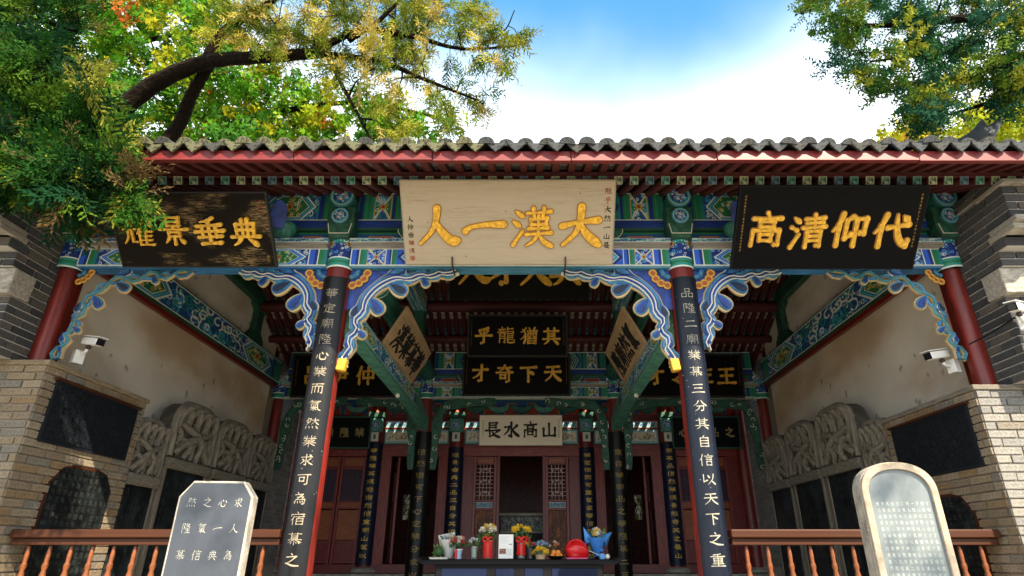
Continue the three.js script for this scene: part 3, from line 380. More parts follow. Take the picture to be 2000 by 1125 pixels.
// gable walls: plaster above, a painted beam and posts on the inner face
const plasterTex = dataTex(1024, 512, (u, v) => {
  const n = fbm(u * 5, v * 4, 2, 5), st = sstep(fbm((u * 2.0 + v * 1.2), (v * 2.4 - u * 0.9) * 1.5, 6, 6), -0.12, 0.34), sp = sstep(fbm(u * 26, v * 18, 3, 3), 0.28, 0.4) * 0.22, f = 0.9 + n * 0.16 - sp;
  return [f * lerp(0.98, 0.84, st), f * lerp(0.95, 0.74, st), f * lerp(0.89, 0.61, st)];
});
const plaster = new THREE.MeshStandardMaterial({ map: plasterTex, roughness: 0.95, bumpMap: bumpTex, bumpScale: 0.003 });
for (const sx of [-1, 1]) {
  const w = sub('gable_wall', hall, [sx * 4.86, 0, 0]);
  const s = new THREE.Shape(); s.moveTo(-0.2, 0); s.lineTo(-0.2, 4.45); s.lineTo(RZ, RIDGE); s.lineTo(-5.5, 4.55); s.lineTo(-5.6, 0); s.lineTo(-0.2, 0);
  const g = new THREE.ExtrudeGeometry(s, { depth: 0.12, bevelEnabled: false }); const uv = g.attributes.uv; for (let i = 0; i < uv.count; i++) uv.setXY(i, uv.getX(i) / 5.6, uv.getY(i) / 4.2);
  part('plaster', moved(g, 0.06, 0, 0, 0, -Math.PI / 2), plaster, w);
  const os = new THREE.Shape([[0.5, 0], [0.5, 4.3], [RZ, RIDGE + 0.06], [-6.0, 4.36], [-6.0, 0]].map((q) => new THREE.Vector2(...q))), og = new THREE.ExtrudeGeometry(os, { depth: 0.36, bevelEnabled: false }); part('outer_wall', moved(og, sx * 0.26 + 0.18, 0, 0, 0, -Math.PI / 2), greyBricks[0], w);
  const b = sub('wall_beam', hall, [sx * 4.74, 0, ZB / 2]);
  part('beam_core', box(0.14, 0.46, 5.5), P.green, b, [0, 4.02, 0]);
  part('painted_side', new THREE.PlaneGeometry(5.4, 0.4), P.t_beam, b, [-sx * 0.074, 4.03, 0], [0, -sx * Math.PI / 2, 0]);
  part('red_plank', box(0.06, 0.08, 5.4), P.red, b, [-sx * 0.03, 3.77, 0]);
  for (const z of [-1.3, -4.4]) { // carved posts on the beam
    const sh = new THREE.Shape(); sh.moveTo(-0.3, 0); sh.lineTo(0.3, 0); sh.bezierCurveTo(0.24, 0.06, 0.28, 0.12, 0.2, 0.12); sh.bezierCurveTo(0.18, 0.2, 0.12, 0.16, 0.11, 0.24); sh.lineTo(0.1, 0.6); sh.lineTo(0.24, 0.66); sh.lineTo(0.24, 0.74); sh.lineTo(-0.24, 0.74); sh.lineTo(-0.24, 0.66); sh.lineTo(-0.1, 0.6); sh.lineTo(-0.11, 0.24); sh.bezierCurveTo(-0.12, 0.16, -0.18, 0.2, -0.2, 0.12); sh.bezierCurveTo(-0.28, 0.12, -0.24, 0.06, -0.3, 0);
    part('carved_post', moved(new THREE.ExtrudeGeometry(sh, { depth: 0.1, bevelEnabled: true, bevelSize: 0.008, bevelThickness: 0.008, bevelSegments: 1 }), -0.05, 0, 0, 0, Math.PI / 2), P.green, hall, [sx * 4.74, 4.25, z]);
  }
  part('upper_wall_beam', box(0.12, 0.22, 3.5), P.green, hall, [sx * 4.73, 5.08, ZB / 2]);
  part('jamb', box(0.1, 3.5, 0.1), P.red, hall, [sx * 4.74, 1.8, -0.22]);
}
// carved scroll spandrels below the front beams
function ribbon(path, w, depth, mat, name, parent, z, wave = 0) {
  const c = new THREE.CatmullRomCurve3(path.map(([x, y]) => V3(x, y, 0))), n = 30, L = [], Rr = [];
  for (let i = 0; i <= n; i++) { const t = i / n, p = c.getPointAt(t), d = c.getTangentAt(t), q = (typeof w === 'function' ? w(t) : w) / 2 * (1 + wave * Math.sin(t * 22)); L.push([p.x - d.y * q, p.y + d.x * q]); Rr.push([p.x + d.y * q, p.y - d.x * q]); }
  const s = new THREE.Shape([...L, ...Rr.reverse()].map((q) => new THREE.Vector2(...q)));
  return part(name, new THREE.ExtrudeGeometry(s, { depth, bevelEnabled: true, bevelSize: 0.003, bevelThickness: 0.004, bevelSegments: 1, curveSegments: 2 }), mat, parent, [0, 0, z]);
}
function drop(parent, x, y, a, s, mats) { // teardrop curl: rim, fill, eye
  const shape = (k) => { const q = new THREE.Shape(); q.moveTo(0, 0); q.bezierCurveTo(0.05 * k, 0.07, 0.075 * k, 0.13, 0.045 * k, 0.185); q.bezierCurveTo(0.01 * k, 0.215, -0.05 * k, 0.2, -0.055 * k, 0.15); q.bezierCurveTo(-0.06 * k, 0.09, -0.03 * k, 0.05, 0, 0); return q; };
  mats.forEach((m, i) => { const k = [1.15, 0.86, 0.5][i], g = new THREE.ExtrudeGeometry(shape(k), { depth: 0.028 + i * 0.012, bevelEnabled: true, bevelSize: 0.003, bevelThickness: 0.003, bevelSegments: 1, curveSegments: 6 }); g.scale(s * (1 - i * 0.04), s * [1, 0.92, 0.7][i], 1); g.translate(0, s * [0, 0.012, 0.045][i], 0); part(['scroll_rim', 'scroll_leaf', 'scroll_eye'][i], g, m, parent, [x, y, -0.02], [0, 0, a]); });
}
function spandrel(x, sx, lx, ly, rich) { // origin at the corner of column and beam, reaching lx along the beam and ly down the column
  const g = sub('spandrel', hall, [x, 3.535, 0.03]); g.scale.x = sx;
  const f = (a) => a.map(([u, v]) => [u * lx, -v * ly]);
  const path = f([[1.02, 0.012], [0.93, 0.045], [0.86, 0.03], [0.77, 0.075], [0.68, 0.055], [0.57, 0.105], [0.45, 0.09], [0.335, 0.14], [0.235, 0.23], [0.17, 0.35], [0.16, 0.47], [0.09, 0.57], [0.135, 0.67], [0.06, 0.77], [0.09, 0.86], [0.035, 0.95], [0.05, 1.02]]);
  const w = (t) => (0.07 + 0.075 * Math.pow(Math.sin(Math.PI * t), 0.8)) * (rich ? 0.84 : 0.72);
  if (rich) { const s = new THREE.Shape([[0, 0], [0.56, 0], [0.42, -0.09], [0.27, -0.2], [0.17, -0.34], [0.1, -0.44], [0, -0.44]].map(([u, v]) => new THREE.Vector2(u * lx, v * ly))); part('blue_panel', new THREE.ExtrudeGeometry(s, { depth: 0.02, bevelEnabled: false }), P.blue, g, [0, 0, -0.03]); }
  const weave = (amp, n, ph, t0, t1) => { const c = new THREE.CatmullRomCurve3(path.map(([a, b]) => V3(a, b, 0))), out = []; for (let i = 0; i <= 40; i++) { const t = lerp(t0, t1, i / 40), p = c.getPointAt(t), d = c.getTangentAt(t), q = amp * Math.sin(t * n + ph); out.push([p.x - d.y * q, p.y + d.x * q]); } return out; };
  const strand = (pts, s, z, m) => { ribbon(pts, 0.05 * s, 0.03, P.rim, 'scroll_edge', g, z); ribbon(pts, 0.04 * s, 0.038, m, 'scroll_band', g, z); ribbon(pts, 0.018 * s, 0.044, P.pale, 'scroll_band', g, z); };
  if (!rich) { strand(weave(0.04, 34, 0, 0, 1), 0.8, -0.035, P.sky); strand(weave(0.04, 34, Math.PI, 0, 1), 0.8, -0.026, P.tealPale); }
  else { strand(weave(0.05, 38, 0, 0, 0.36), 0.75, -0.024, P.pale); strand(weave(0.05, 38, Math.PI, 0, 0.34), 0.75, -0.03, P.sky); strand(weave(0.05, 30, 0.5, 0.66, 1), 0.8, -0.024, P.sky); }
  if (rich) {
  ribbon(path, (t) => w(t) * 1.25, 0.03, P.rim, 'scroll_edge', g, -0.035, 0.14);
  ribbon(path, (t) => w(t), 0.045, P.sky, 'scroll_band', g, -0.035, 0.14);
  ribbon(path, (t) => w(t) * 0.62, 0.054, rich ? P.pale : P.tealPale, 'scroll_band', g, -0.035, 0.05);
  ribbon(path, (t) => w(t) * 0.36, 0.062, P.blue, 'scroll_band', g, -0.035);
  ribbon(path, (t) => 0.008, 0.07, P.white, 'scroll_line', g, -0.035);
  const o = path.map(([u, v]) => [u, v]); ribbon(o.map(([u, v], i) => [u + 0.03, v - 0.026]), 0.007, 0.06, P.white, 'scroll_line', g, -0.035);
  }
  const k = rich ? 1 : 0.75;
  drop(g, 0.36 * lx, -0.15 * ly, -2.05, 1.25 * k, [P.rim, P.sky, P.deep]); drop(g, 0.34 * lx, -0.07 * ly, -1.2, 1.1 * k, [P.white, P.blue, P.sky]); drop(g, 0.20 * lx, -0.30 * ly, -2.45, 1.25 * k, [P.rim, P.sky, P.blue]); drop(g, 0.12 * lx, -0.38 * ly, 2.85, 0.8 * k, [P.white, P.sky, P.deep]);
  drop(g, 0.68 * lx, -0.07 * ly, -2.5, 0.75 * k, [P.rim, P.pale, P.blue]); drop(g, 0.11 * lx, -0.66 * ly, -2.2, 0.75 * k, [P.rim, P.pale, P.blue]); drop(g, 0.05 * lx, -0.76 * ly, -3.0, 0.5 * k, [P.white, P.sky, P.blue]); drop(g, 0.82 * lx, -0.03 * ly, -1.9, 0.4 * k, [P.white, P.sky, P.blue]); drop(g, 0.06 * lx, -0.88 * ly, -2.9, 0.45 * k, [P.rim, P.sky, P.blue]);
  // quarter flower in the corner
  for (let i = 0; i < 4; i++) { const a = -(i + 0.5) / 4 * Math.PI / 2, r = 0.18 * k; const p = new THREE.TorusGeometry(0.035 * k, 0.012, 6, 14); part('petal', p, P.flower, g, [Math.cos(a) * r, Math.sin(a) * r, 0.004]); part('petal_heart', new THREE.CylinderGeometry(0.03 * k, 0.03 * k, 0.02, 12), P.rust, g, [Math.cos(a) * r, Math.sin(a) * r, -0.002], [Math.PI / 2, 0, 0]); part('scroll_bud', new THREE.SphereGeometry(0.03 * k, 10, 8), i % 2 ? P.pale : P.sky, g, [Math.cos(a) * r * 0.45, Math.sin(a) * r * 0.45, 0.0]); }
  return g;
}
for (const [x, sx, lx, ly, rich] of [[-1.672, 1, 1.08, 1.0, true], [1.672, -1, 1.08, 1.0, true], [-1.928, -1, 0.86, 0.84, true], [1.928, 1, 0.86, 0.84, true], [-4.522, 1, 1.15, 0.95, false], [4.522, -1, 1.15, 0.95, false]]) spandrel(x, sx, lx, ly, rich);
for (const x of [-1.625, 1.625]) part('gilt_block', box(0.09, 0.13, 0.09, 0.02), P.gold, hall, [x, 2.49, 0.06], [0, 0, 0.15 * Math.sign(x)]);
// dark carved spandrels of the rear row
for (const [x, sx] of [[-1.67, 1], [1.67, -1], [-1.93, -1], [1.93, 1], [-4.52, 1], [4.52, -1]]) {
  const g = sub('rear_spandrel', hall, [x, 3.53, ZB + 0.03]); g.scale.x = sx;
  ribbon([[1.2, -0.04], [0.8, -0.07], [0.45, -0.09], [0.25, -0.14], [0.14, -0.3], [0.1, -0.6], [0.08, -1.0], [0.06, -1.3]], (t) => 0.11 + 0.05 * Math.sin(Math.PI * t), 0.04, P.green, 'carved_band', g, -0.02, 0.22);
  for (let i = 0; i < 40; i++) { const t = i / 39, p = t < 0.5 ? [1.15 - t * 1.85, -0.05 - t * 0.16 + rr(-0.04, 0.04)] : [0.16 - (t - 0.5) * 0.2, -0.2 - (t - 0.5) * 2.1]; part('carved_curl', new THREE.TorusGeometry(rr(0.022, 0.036), 0.007, 5, 10, 4.6), rnd() < 0.2 ? P.white : P.teal, g, [p[0] + rr(-0.03, 0.03), p[1], 0.026], [0, 0, rr(0, 6)]); }
}
shade(hall);
// ---------------------------------------------------------------- couplet boards wrapped round the columns
function coupletTex(chars, w, h, bg, ink, size, pitch, top, thin = 1) {
  return canvasTex(w, h, (x) => {
    x.fillStyle = bg; x.fillRect(0, 0, w, h);
    for (let i = 0; i < 260; i++) { x.globalAlpha = 0.10 + rnd() * 0.12; x.fillStyle = rnd() < 0.5 ? '#3a4048' : '#000'; x.fillRect(rnd() * w, rnd() * h, 1 + rnd() * 2, 6 + rnd() * 80); }
    x.globalAlpha = 0.8; for (let i = 0; i < 40; i++) { x.fillStyle = rnd() < 0.3 ? '#8a3020' : '#b5ac9c'; x.fillRect(rnd() * w, rnd() * h, 1 + rnd() * 4, 1 + rnd() * 4); } x.globalAlpha = 1;
    [...chars].forEach((c, i) => drawGlyph(x, G[c] ? c : anyGlyph(), w / 2, top + i * pitch, size, ink, thin, 0.8));
  });
}
function coupletBoard(x, z, r, arc, y0, y1, tex, label, group, rough = 0.36) {
  const g = thing('couplet_board', label, 'couplet board', [x, 0, z], 0, group), h = y1 - y0;
  const geo = new THREE.CylinderGeometry(r, r * 1.03, h, 24, 1, true, -arc / 2, arc);
  part('lettered_face', geo, new THREE.MeshPhysicalMaterial({ map: tex, roughness: rough, specularIntensity: 0.5 }), g, [0, (y0 + y1) / 2, 0]);
  part('board_back', new THREE.CylinderGeometry(r - 0.018, r * 1.03 - 0.018, h, 24, 1, true, -arc / 2, arc), P.black, g, [0, (y0 + y1) / 2, 0]);
  const ring = new THREE.RingGeometry(r - 0.018, r, 24, 1, -arc / 2 - Math.PI / 2, arc); part('board_end', ring, P.black, g, [0, y1, 0], [-Math.PI / 2, 0, 0]);
  for (const s of [-1, 1]) part('board_edge', box(0.018, h, 0.004), P.black, g, [Math.sin(s * arc / 2) * (r - 0.009) * 1.01, (y0 + y1) / 2, Math.cos(arc / 2) * (r - 0.009) * 1.01], [0, s * arc / 2 + Math.PI, 0]);
  return g;
}
// about 512 px to the metre
const ctL = coupletTex('華定廟隆心業而氣然業求可為宿慕之', 144, 1664, '#15161a', '#9c917a', 70, 84, 96, 0.5), ctR = coupletTex('品隆二廟業慕三分其自信以天下之重', 144, 1664, '#0d1422', '#a09a88', 70, 84, 96, 0.5);
coupletBoard(-1.8, 0, 0.153, 1.8, 0.16, 3.41, ctL, 'curved black couplet board on the column near the chamfered slate stele');
coupletBoard(1.8, 0, 0.153, 1.8, 0.16, 3.41, ctR, 'curved dark blue couplet board on the column near the round topped stele');
{ // worn boards on the rear row of columns
  const t = coupletTex('信然宿可下心定業分求以', 128, 1024, '#0f100f', '#8a7434', 52, 76, 140, 0.7), t2 = coupletTex('重自業廟品之華隆慕二三', 128, 1024, '#0f100f', '#8a7434', 52, 76, 140, 0.7);
  coupletBoard(-1.8, ZB, 0.16, 2.6, 0.16, 2.9, t, 'worn black couplet board on the dim inner column, slate stele side');
  coupletBoard(1.8, ZB, 0.16, 2.6, 0.16, 2.9, t2, 'worn black couplet board on the dim inner column, round topped stele side');
}
// ---------------------------------------------------------------- hanging plaques
function smallScript(x, cx, y0, n, size, colors) { for (let i = 0; i < n; i++) drawGlyph(x, anyGlyph(), cx, y0 + (i + 0.5) * size * 1.35, size, colors[i % colors.length], 0.9); }
function plaque({ name = 'plaque', label, chars, w, h, c, tilt, size, ry = 0, mat, face, charMat = P.gold, edge = false, dy = 0, depth = 0.016, rz = 0, frame }) {
  const g = thing(name, label, 'plaque', [c.x, c.y, c.z], 0); g.rotation.set(0, 0, 0); g.rotation.order = 'YXZ'; g.rotation.y = ry; g.rotation.x = tilt; g.rotation.z = rz;
  part('board', box(w, h, 0.05, 0.008), mat, g);
  if (face) part('board_face', new THREE.PlaneGeometry(w - 0.03, h - 0.03), face, g, [0, 0, 0.0275]);
  if (frame) for (const [a, b, px, py] of [[w, 0.035, 0, h / 2 - 0.012], [w, 0.035, 0, -h / 2 + 0.012], [0.035, h - 0.06, w / 2 - 0.012, 0], [0.035, h - 0.06, -w / 2 + 0.012, 0]]) part('frame_strip', box(a, b, 0.075, 0.006), frame, g, [px, py, 0]);
  [...chars].forEach((ch, i) => {
    const k = chars.length, px = (i - (k - 1) / 2) * w * 0.225, py = dy + rr(-0.012, 0.012) * h, q = sub('character', g, [px, py, 0.028], [0, 0, rr(-0.03, 0.03)]);
    if (edge) part('carved_edge', glyphGeo(ch, size, 0.003, 2.2), P.goldEdge, q, [0, 0, 0]);
    part('stroke', glyphGeo(ch, size, depth), charMat, q, [0, 0, 0.001]);
  });
  return g;
}
const flatTex = (w, h, bg, streak, fn) => new THREE.MeshPhysicalMaterial({ roughness: 0.55, specularIntensity: 0.16, map: canvasTex(w, h, (x) => { x.fillStyle = bg; x.fillRect(0, 0, w, h); for (let i = 0; i < 420; i++) { x.globalAlpha = 0.03 + rnd() * 0.09; x.fillStyle = streak[Math.floor(rnd() * streak.length)]; x.beginPath(); x.ellipse(rnd() * w, rnd() * h, 10 + rnd() * w * 0.09, 0.6 + rnd() * 2.6, (rnd() - 0.5) * 0.03, 0, 7); x.fill(); } x.globalAlpha = 1; fn && fn(x); }) });
const creamFace = flatTex(1024, 420, '#a79a84', ['#6a5d48', '#c4b8a2', '#857860', '#4f4434'], (x) => { for (let i = 0; i < 2600; i++) { const a = rnd() * 1024, b = rnd() * 420, n = fbm(a / 260, b / 60, 9.3, 4); if (n > 0.06) { x.globalAlpha = Math.min(0.35, n); x.fillStyle = ['#7a6c54', '#665a46', '#8f8168'][i % 3]; x.fillRect(a, b, 10 + rnd() * 50, 0.8 + rnd() * 1.4); } } x.globalAlpha = 1; smallScript(x, 994, 24, 7, 34, ['#6a3020', '#8a4630', '#2a2018', '#2a2018', '#2a2018', '#2a2018', '#2a2018']); smallScript(x, 32, 168, 6, 30, ['#2a2018', '#2a2018', '#3a2a1c', '#6a3020', '#6a3020', '#8a4630']); x.fillStyle = '#5a4a34'; for (const [a, b] of [[120, 205], [500, 148], [860, 60], [300, 380]]) { x.beginPath(); x.arc(a, b, 3, 0, 7); x.fill(); } });
plaque({ label: 'cream wooden plaque with four very large gold characters', chars: '人一漢大', w: 2.07, h: 0.85, c: V3(-0.0, 3.765, 0.62), tilt: 0.75, size: 0.42, mat: P.cream, face: creamFace, edge: true, depth: 0.014, dy: -0.03 });
const blackSide = (cols, tint = '#0a0a0c', str = ['#1c1a17', '#000', '#28241c']) => flatTex(1024, 420, tint, str, (x) => { smallScript(x, 994, 30, 16, 13, cols); smallScript(x, 30, 40, 18, 12, cols); });
const wornFace = flatTex(1024, 480, '#14100c', ['#2c2216', '#0a0806', '#3a2f20'], (x) => { for (let i = 0; i < 9000; i++) { const a = rnd() * 1024, b = rnd() * 480, n = fbm(a / 210 + 4.2, b / 120 + 1.7, 2.4, 4) + 0.06; if (n > 0.0) { x.globalAlpha = Math.min(0.6, n * 2.6); x.fillStyle = ['#8f7750', '#a58b60', '#6f5a3a'][i % 3]; x.fillRect(a, b, 6 + rnd() * 40, 1 + rnd() * 2.2); } } x.globalAlpha = 0.5; x.strokeStyle = '#0a0806'; for (let i = 0; i < 26; i++) { x.lineWidth = 1 + rnd(); x.beginPath(); const y = rnd() * 480; x.moveTo(rnd() * 500, y); x.lineTo(500 + rnd() * 500, y + rnd() * 8 - 4); x.stroke(); } x.globalAlpha = 1; smallScript(x, 985, 40, 3, 22, ['#8a3a20']); smallScript(x, 988, 400, 2, 20, ['#8a6a30']); });
plaque({ label: 'weathered dark plaque with gold characters partly behind the juniper bough', chars: '耀景垂典', w: 1.54, h: 0.76, c: V3(-3.08, 3.705, 0.585), tilt: 0.76, size: 0.30, mat: P.ink, face: wornFace, depth: 0.02, dy: 0.0 });
plaque({ label: 'glossy black plaque with outlined gold characters under the eave, round topped stele side', chars: '高清仰代', w: 1.82, h: 0.84, c: V3(3.12, 3.72, 0.60), tilt: 0.76, size: 0.36, mat: P.black, face: blackSide(['#8a6a2c', '#a07c34']), depth: 0.012, edge: true, dy: -0.02, rz: -0.0 });
plaque({ label: 'dark plaque high under the ridge with only lower character strokes showing', chars: '人才大真', w: 2.15, h: 1.0, c: V3(0.03, 4.86, -2.62), tilt: 0.34, size: 0.52, mat: P.black, face: flatTex(1024, 420, '#131211', ['#3d3830', '#000', '#57503f']), depth: 0.02, dy: -0.02 });
const bf = blackSide(['#7a5c26', '#8a6a2c']);
plaque({ label: 'black plaque with dense gold characters hung above the plaque over the altar', chars: '乎龍猶其', w: 1.70, h: 0.72, c: V3(-0.02, 4.22, -3.95), tilt: 0.22, size: 0.30, mat: P.black, face: bf, dy: 0.0, frame: P.ink });
plaque({ label: 'black plaque with gold characters on the rear beam directly over the altar', chars: '才奇下天', w: 2.05, h: 0.80, c: V3(-0.07, 3.95, -5.4), tilt: 0.16, size: 0.34, mat: P.black, face: bf, dy: 0.02, frame: P.ink });
plaque({ label: 'wide black gold lettered plaque on the rear beam, slate stele side', chars: '呂伊仲伯', w: 2.3, h: 0.82, c: V3(-3.2, 3.93, -5.4), tilt: 0.16, size: 0.36, mat: P.black, face: bf, frame: P.ink });
plaque({ label: 'wide black gold lettered plaque on the rear beam, round topped stele side', chars: '才之佐王', w: 2.0, h: 0.82, c: V3(3.25, 3.93, -5.4), tilt: 0.16, size: 0.36, mat: P.black, face: bf, frame: P.ink });
// tan plaques that face each other across the hall
for (const sx of [-1, 1]) {
  const g = thing('side_plaque', sx < 0 ? 'tan wooden plaque with dense black brush writing, on the tie beam, slate stele side' : 'tan wooden plaque with dense black brush writing, on the tie beam, round topped stele side', 'plaque', [sx * 1.61, 3.56, -2.75], 0);
  g.rotation.order = 'YXZ'; g.rotation.y = -sx * Math.PI / 2; g.rotation.x = 0.5;
  part('board', box(2.0, 0.68, 0.04, 0.006), P.tanBoard, g);
  for (let i = 0; i < 4; i++) { const q = sub('character', g, [(i - 1.5) * 0.42, 0.0, 0.021]); part('stroke', glyphGeo(['漢', '業', '慕', '華', '隆', '廟', '然', '氣'][i + (sx > 0 ? 4 : 0)], 0.4, 0.008, 1.2), P.ink, q); }
}
// iron hooks under the cream plaque
for (const x of [-0.56, 0.56]) { const g = thing('iron_hook', 'small wrought iron hook gripping lower edge of the cream plaque', 'hook', [x, 3.47, 0.36], 0, 'hooks under the cream plaque'); part('plate', box(0.05, 0.07, 0.012, 0.004), P.iron, g, [0, 0.02, 0.0], [0.75, 0, 0]); part('prong', tube([V3(0, -0.05, -0.2), V3(0, -0.05, -0.05), V3(0, -0.035, 0.03), V3(0, 0.03, 0.05)], 0.009, 10, 5), P.iron, g); }

// ---------------------------------------------------------------- side walls, piers and stone tablets
const lettered = (w, h, bg, ink, size, rough = 0.4, seedText = 0.9) => new THREE.MeshPhysicalMaterial({ roughness: rough, specularIntensity: 0.22, map: canvasTex(w, h, (x) => { x.fillStyle = bg; x.fillRect(0, 0, w, h); for (let i = 0; i < 200; i++) { x.globalAlpha = 0.06; x.fillStyle = rnd() < 0.5 ? '#66707a' : '#000'; x.beginPath(); x.ellipse(rnd() * w, rnd() * h, 4 + rnd() * 50, 3 + rnd() * 22, rnd() * 3, 0, 7); x.fill(); } x.globalAlpha = 1; for (let cx = size; cx < w - size * 0.4; cx += size * 1.25) for (let cy = size * 1.1; cy < h - size * 0.5; cy += size * 1.22) if (rnd() < seedText) { x.globalAlpha = 0.35 + rnd() * 0.55; drawGlyph(x, anyGlyph(), cx, cy, size, ink, 0.55); } x.globalAlpha = 1; }) });
const fineText = lettered(1024, 512, '#12151a', '#4b5056', 17);
for (const sx of [-1, 1]) {
  const left = sx < 0, top = left ? 2.44 : 2.2, xi = sx * 4.34, z1 = 0.24, z0 = -1.32, X = V3(1, 0, 0), Zf = V3(0, 0, 1);
  const w = thing('brick_wall', left ? 'low tan brick wall with inset tablet beside the chamfered slate stele' : 'low tan brick wall with inset tablet beside the round topped stele', 'brick wall');
  part('wall_core', boxM(0.95, top - 0.01, z1 - z0 - 0.02), P.mortar, w, [sx * (4.34 + 0.49), (top - 0.01) / 2, (z0 + z1) / 2]);
  const tz = [-1.18, 0.1], ty = left ? [1.76, 2.33] : [1.54, 2.1], az = [-1.12, -0.18], ay = left ? 1.63 : 1.36;
  const inT = (z, y) => (z > tz[0] + 0.14 && z < tz[1] - 0.14 && y > ty[0] + 0.04 && y < ty[1] - 0.04) || (z > az[0] + 0.14 && z < az[1] - 0.14 && y < ay - 0.15);
  const U = left ? V3(0, 0, -1) : V3(0, 0, 1), zs = left ? z1 : z0;
  brickFace(w, tanBricks, V3(xi, 0, zs), U, V3(-sx, 0, 0), z1 - z0, top, { th: 0.05, skip: (u, v) => inT(zs + (left ? -u : u), v) });
  brickFace(w, left ? tanBricks : [...paleBricks, tanBricks[3]], V3(left ? xi - 1.0 : xi, 0, z1), X, Zf, 1.0, top, { th: 0.05 });
  brickFace(w, tanBricks, V3(left ? xi - 0.3 : xi, 0, z0), left ? X : X, V3(0, 0, -1), 0.3, top, { th: 0.04, bl: 0.15 });
  part('coping', box(1.06, 0.05, z1 - z0 + 0.06, 0.01), left ? tanBricks[0] : tanBricks[3], w, [sx * 4.84, top + 0.022, (z0 + z1) / 2]);
  const tb = thing('stone_tablet', left ? 'wide black stone tablet set in the brick wall by chamfered stele' : 'wide black stone tablet set in the brick wall by round topped stele', 'stone tablet', [xi - sx * 0.02, (ty[0] + ty[1]) / 2, (tz[0] + tz[1]) / 2], -sx * Math.PI / 2);
  part('slab', box(tz[1] - tz[0], ty[1] - ty[0], 0.06), P.slate, tb, [0, 0, -0.02]); part('inscription', new THREE.PlaneGeometry(tz[1] - tz[0] - 0.06, ty[1] - ty[0] - 0.05), fineText, tb, [0, 0, 0.0135]);
  part('wood_fillet', box(tz[1] - tz[0] + 0.05, 0.022, 0.05), P.rail, tb, [0, (ty[1] - ty[0]) / 2 + 0.012, 0.005]);
  const ar = thing('arched_tablet', left ? 'black tablet with chamfered arched head under the tablet by chamfered stele' : 'black tablet with chamfered arched head under the tablet by round topped stele', 'stone tablet', [xi - sx * 0.02, 0, (az[0] + az[1]) / 2], -sx * Math.PI / 2);
  const hw = (az[1] - az[0]) / 2 - 0.015, sh = (k, y) => new THREE.Shape([[-hw - k, 0], [hw + k, 0], [hw + k, ay - 0.2], [hw * 0.72 + k * 0.8, ay - 0.05], [hw * 0.4, ay - 0.01 + k], [-hw * 0.4, ay - 0.01 + k], [-hw * 0.72 - k * 0.8, ay - 0.05], [-hw - k, ay - 0.2]].map((q) => new THREE.Vector2(...q)));
  part('slab', new THREE.ExtrudeGeometry(sh(-0.03), { depth: 0.03, bevelEnabled: false }), lettered(256, 512, '#15181a', '#4a4e4a', 18, 0.42), ar, [0, 0, -0.02]);
  const uvg = ar.children[0].geometry.attributes.uv; for (let i = 0; i < uvg.count; i++) uvg.setXY(i, uvg.getX(i) / (2 * hw) + 0.5, uvg.getY(i) / ay);
  part('frame', new THREE.ExtrudeGeometry(sh(0.0), { depth: 0.035, bevelEnabled: false }), P.rail, ar, [0, 0, -0.04]);
  // brick pier carrying the end of the eave
  const pr = thing('brick_pier', left ? 'dark grey brick pier with stone corbel behind the juniper boughs' : 'dark grey brick pier with stone corbel carrying a white security camera', 'brick pier');
  const px = sx * 4.70, bk = [[top + 0.05, 3.04, 0.5], [3.04, 3.31, 0.5], [3.56, 3.68, 0.76], [3.31, 3.46, 0.6], [3.46, 3.56, 0.72], [3.68, 4.02, 0.88], [4.07, 4.2, 0.8]];
  for (const [y0, y1, zf] of bk) {
    part('pier_core', boxM(0.66, y1 - y0, zf + 0.3 - 0.01), P.mortarDark, pr, [sx * (4.70 + 0.345), (y0 + y1) / 2, (zf - 0.3) / 2 - 0.01]);
    brickFace(pr, greyBricks, V3(px, y0, left ? zf : 0.0), left ? V3(0, 0, -1) : V3(0, 0, 1), V3(-sx, 0, 0), zf, y1 - y0, { th: 0.05, j: 0.015, proud: 0.004 });
    brickFace(pr, greyBricks, V3(left ? px - 0.68 : px, y0, zf), X, Zf, 0.68, y1 - y0, { th: 0.05, j: 0.015, proud: 0.004 });
  }
  part('stone_block', box(0.74, 0.26, 0.26, 0.015), P.stone, pr, [sx * 5.05, 3.175, 0.44]);
  part('stone_slab', box(0.74, 0.06, 0.34, 0.012), P.stone, pr, [sx * 5.05, 3.59, 0.72]);
  part('stone_slab', box(0.73, 0.055, 0.36, 0.012), P.stone, pr, [sx * 5.05, 3.65, 0.76]);
  part('eave_stone', box(0.73, 0.05, 0.4, 0.012), P.stone, pr, [sx * 5.05, 4.045, 0.74]);
  // brick wall of the light well between the two halls
  const lw = thing('light_well_wall', left ? 'pale grey brick wall end behind the stele row at the slate stele side' : 'pale grey brick wall end behind the stele row at the round topped stele side', 'brick wall');
  part('wall_core', boxM(0.5, 4.5, 1.36), P.mortar, lw, [sx * 5.02, 2.25, -6.44]);
  brickFace(lw, paleBricks, V3(sx * 4.76, 0.6, left ? -5.78 : -7.1), left ? V3(0, 0, -1) : V3(0, 0, 1), V3(-sx, 0, 0), 1.32, 3.85, { th: 0.04 });
  // row of carved stelae along the wall
  const specs = [[-1.36, -2.06, 1.50], [-2.10, -3.20, 1.87], [-3.26, -4.34, 1.87], [-4.40, -5.36, 1.86]];
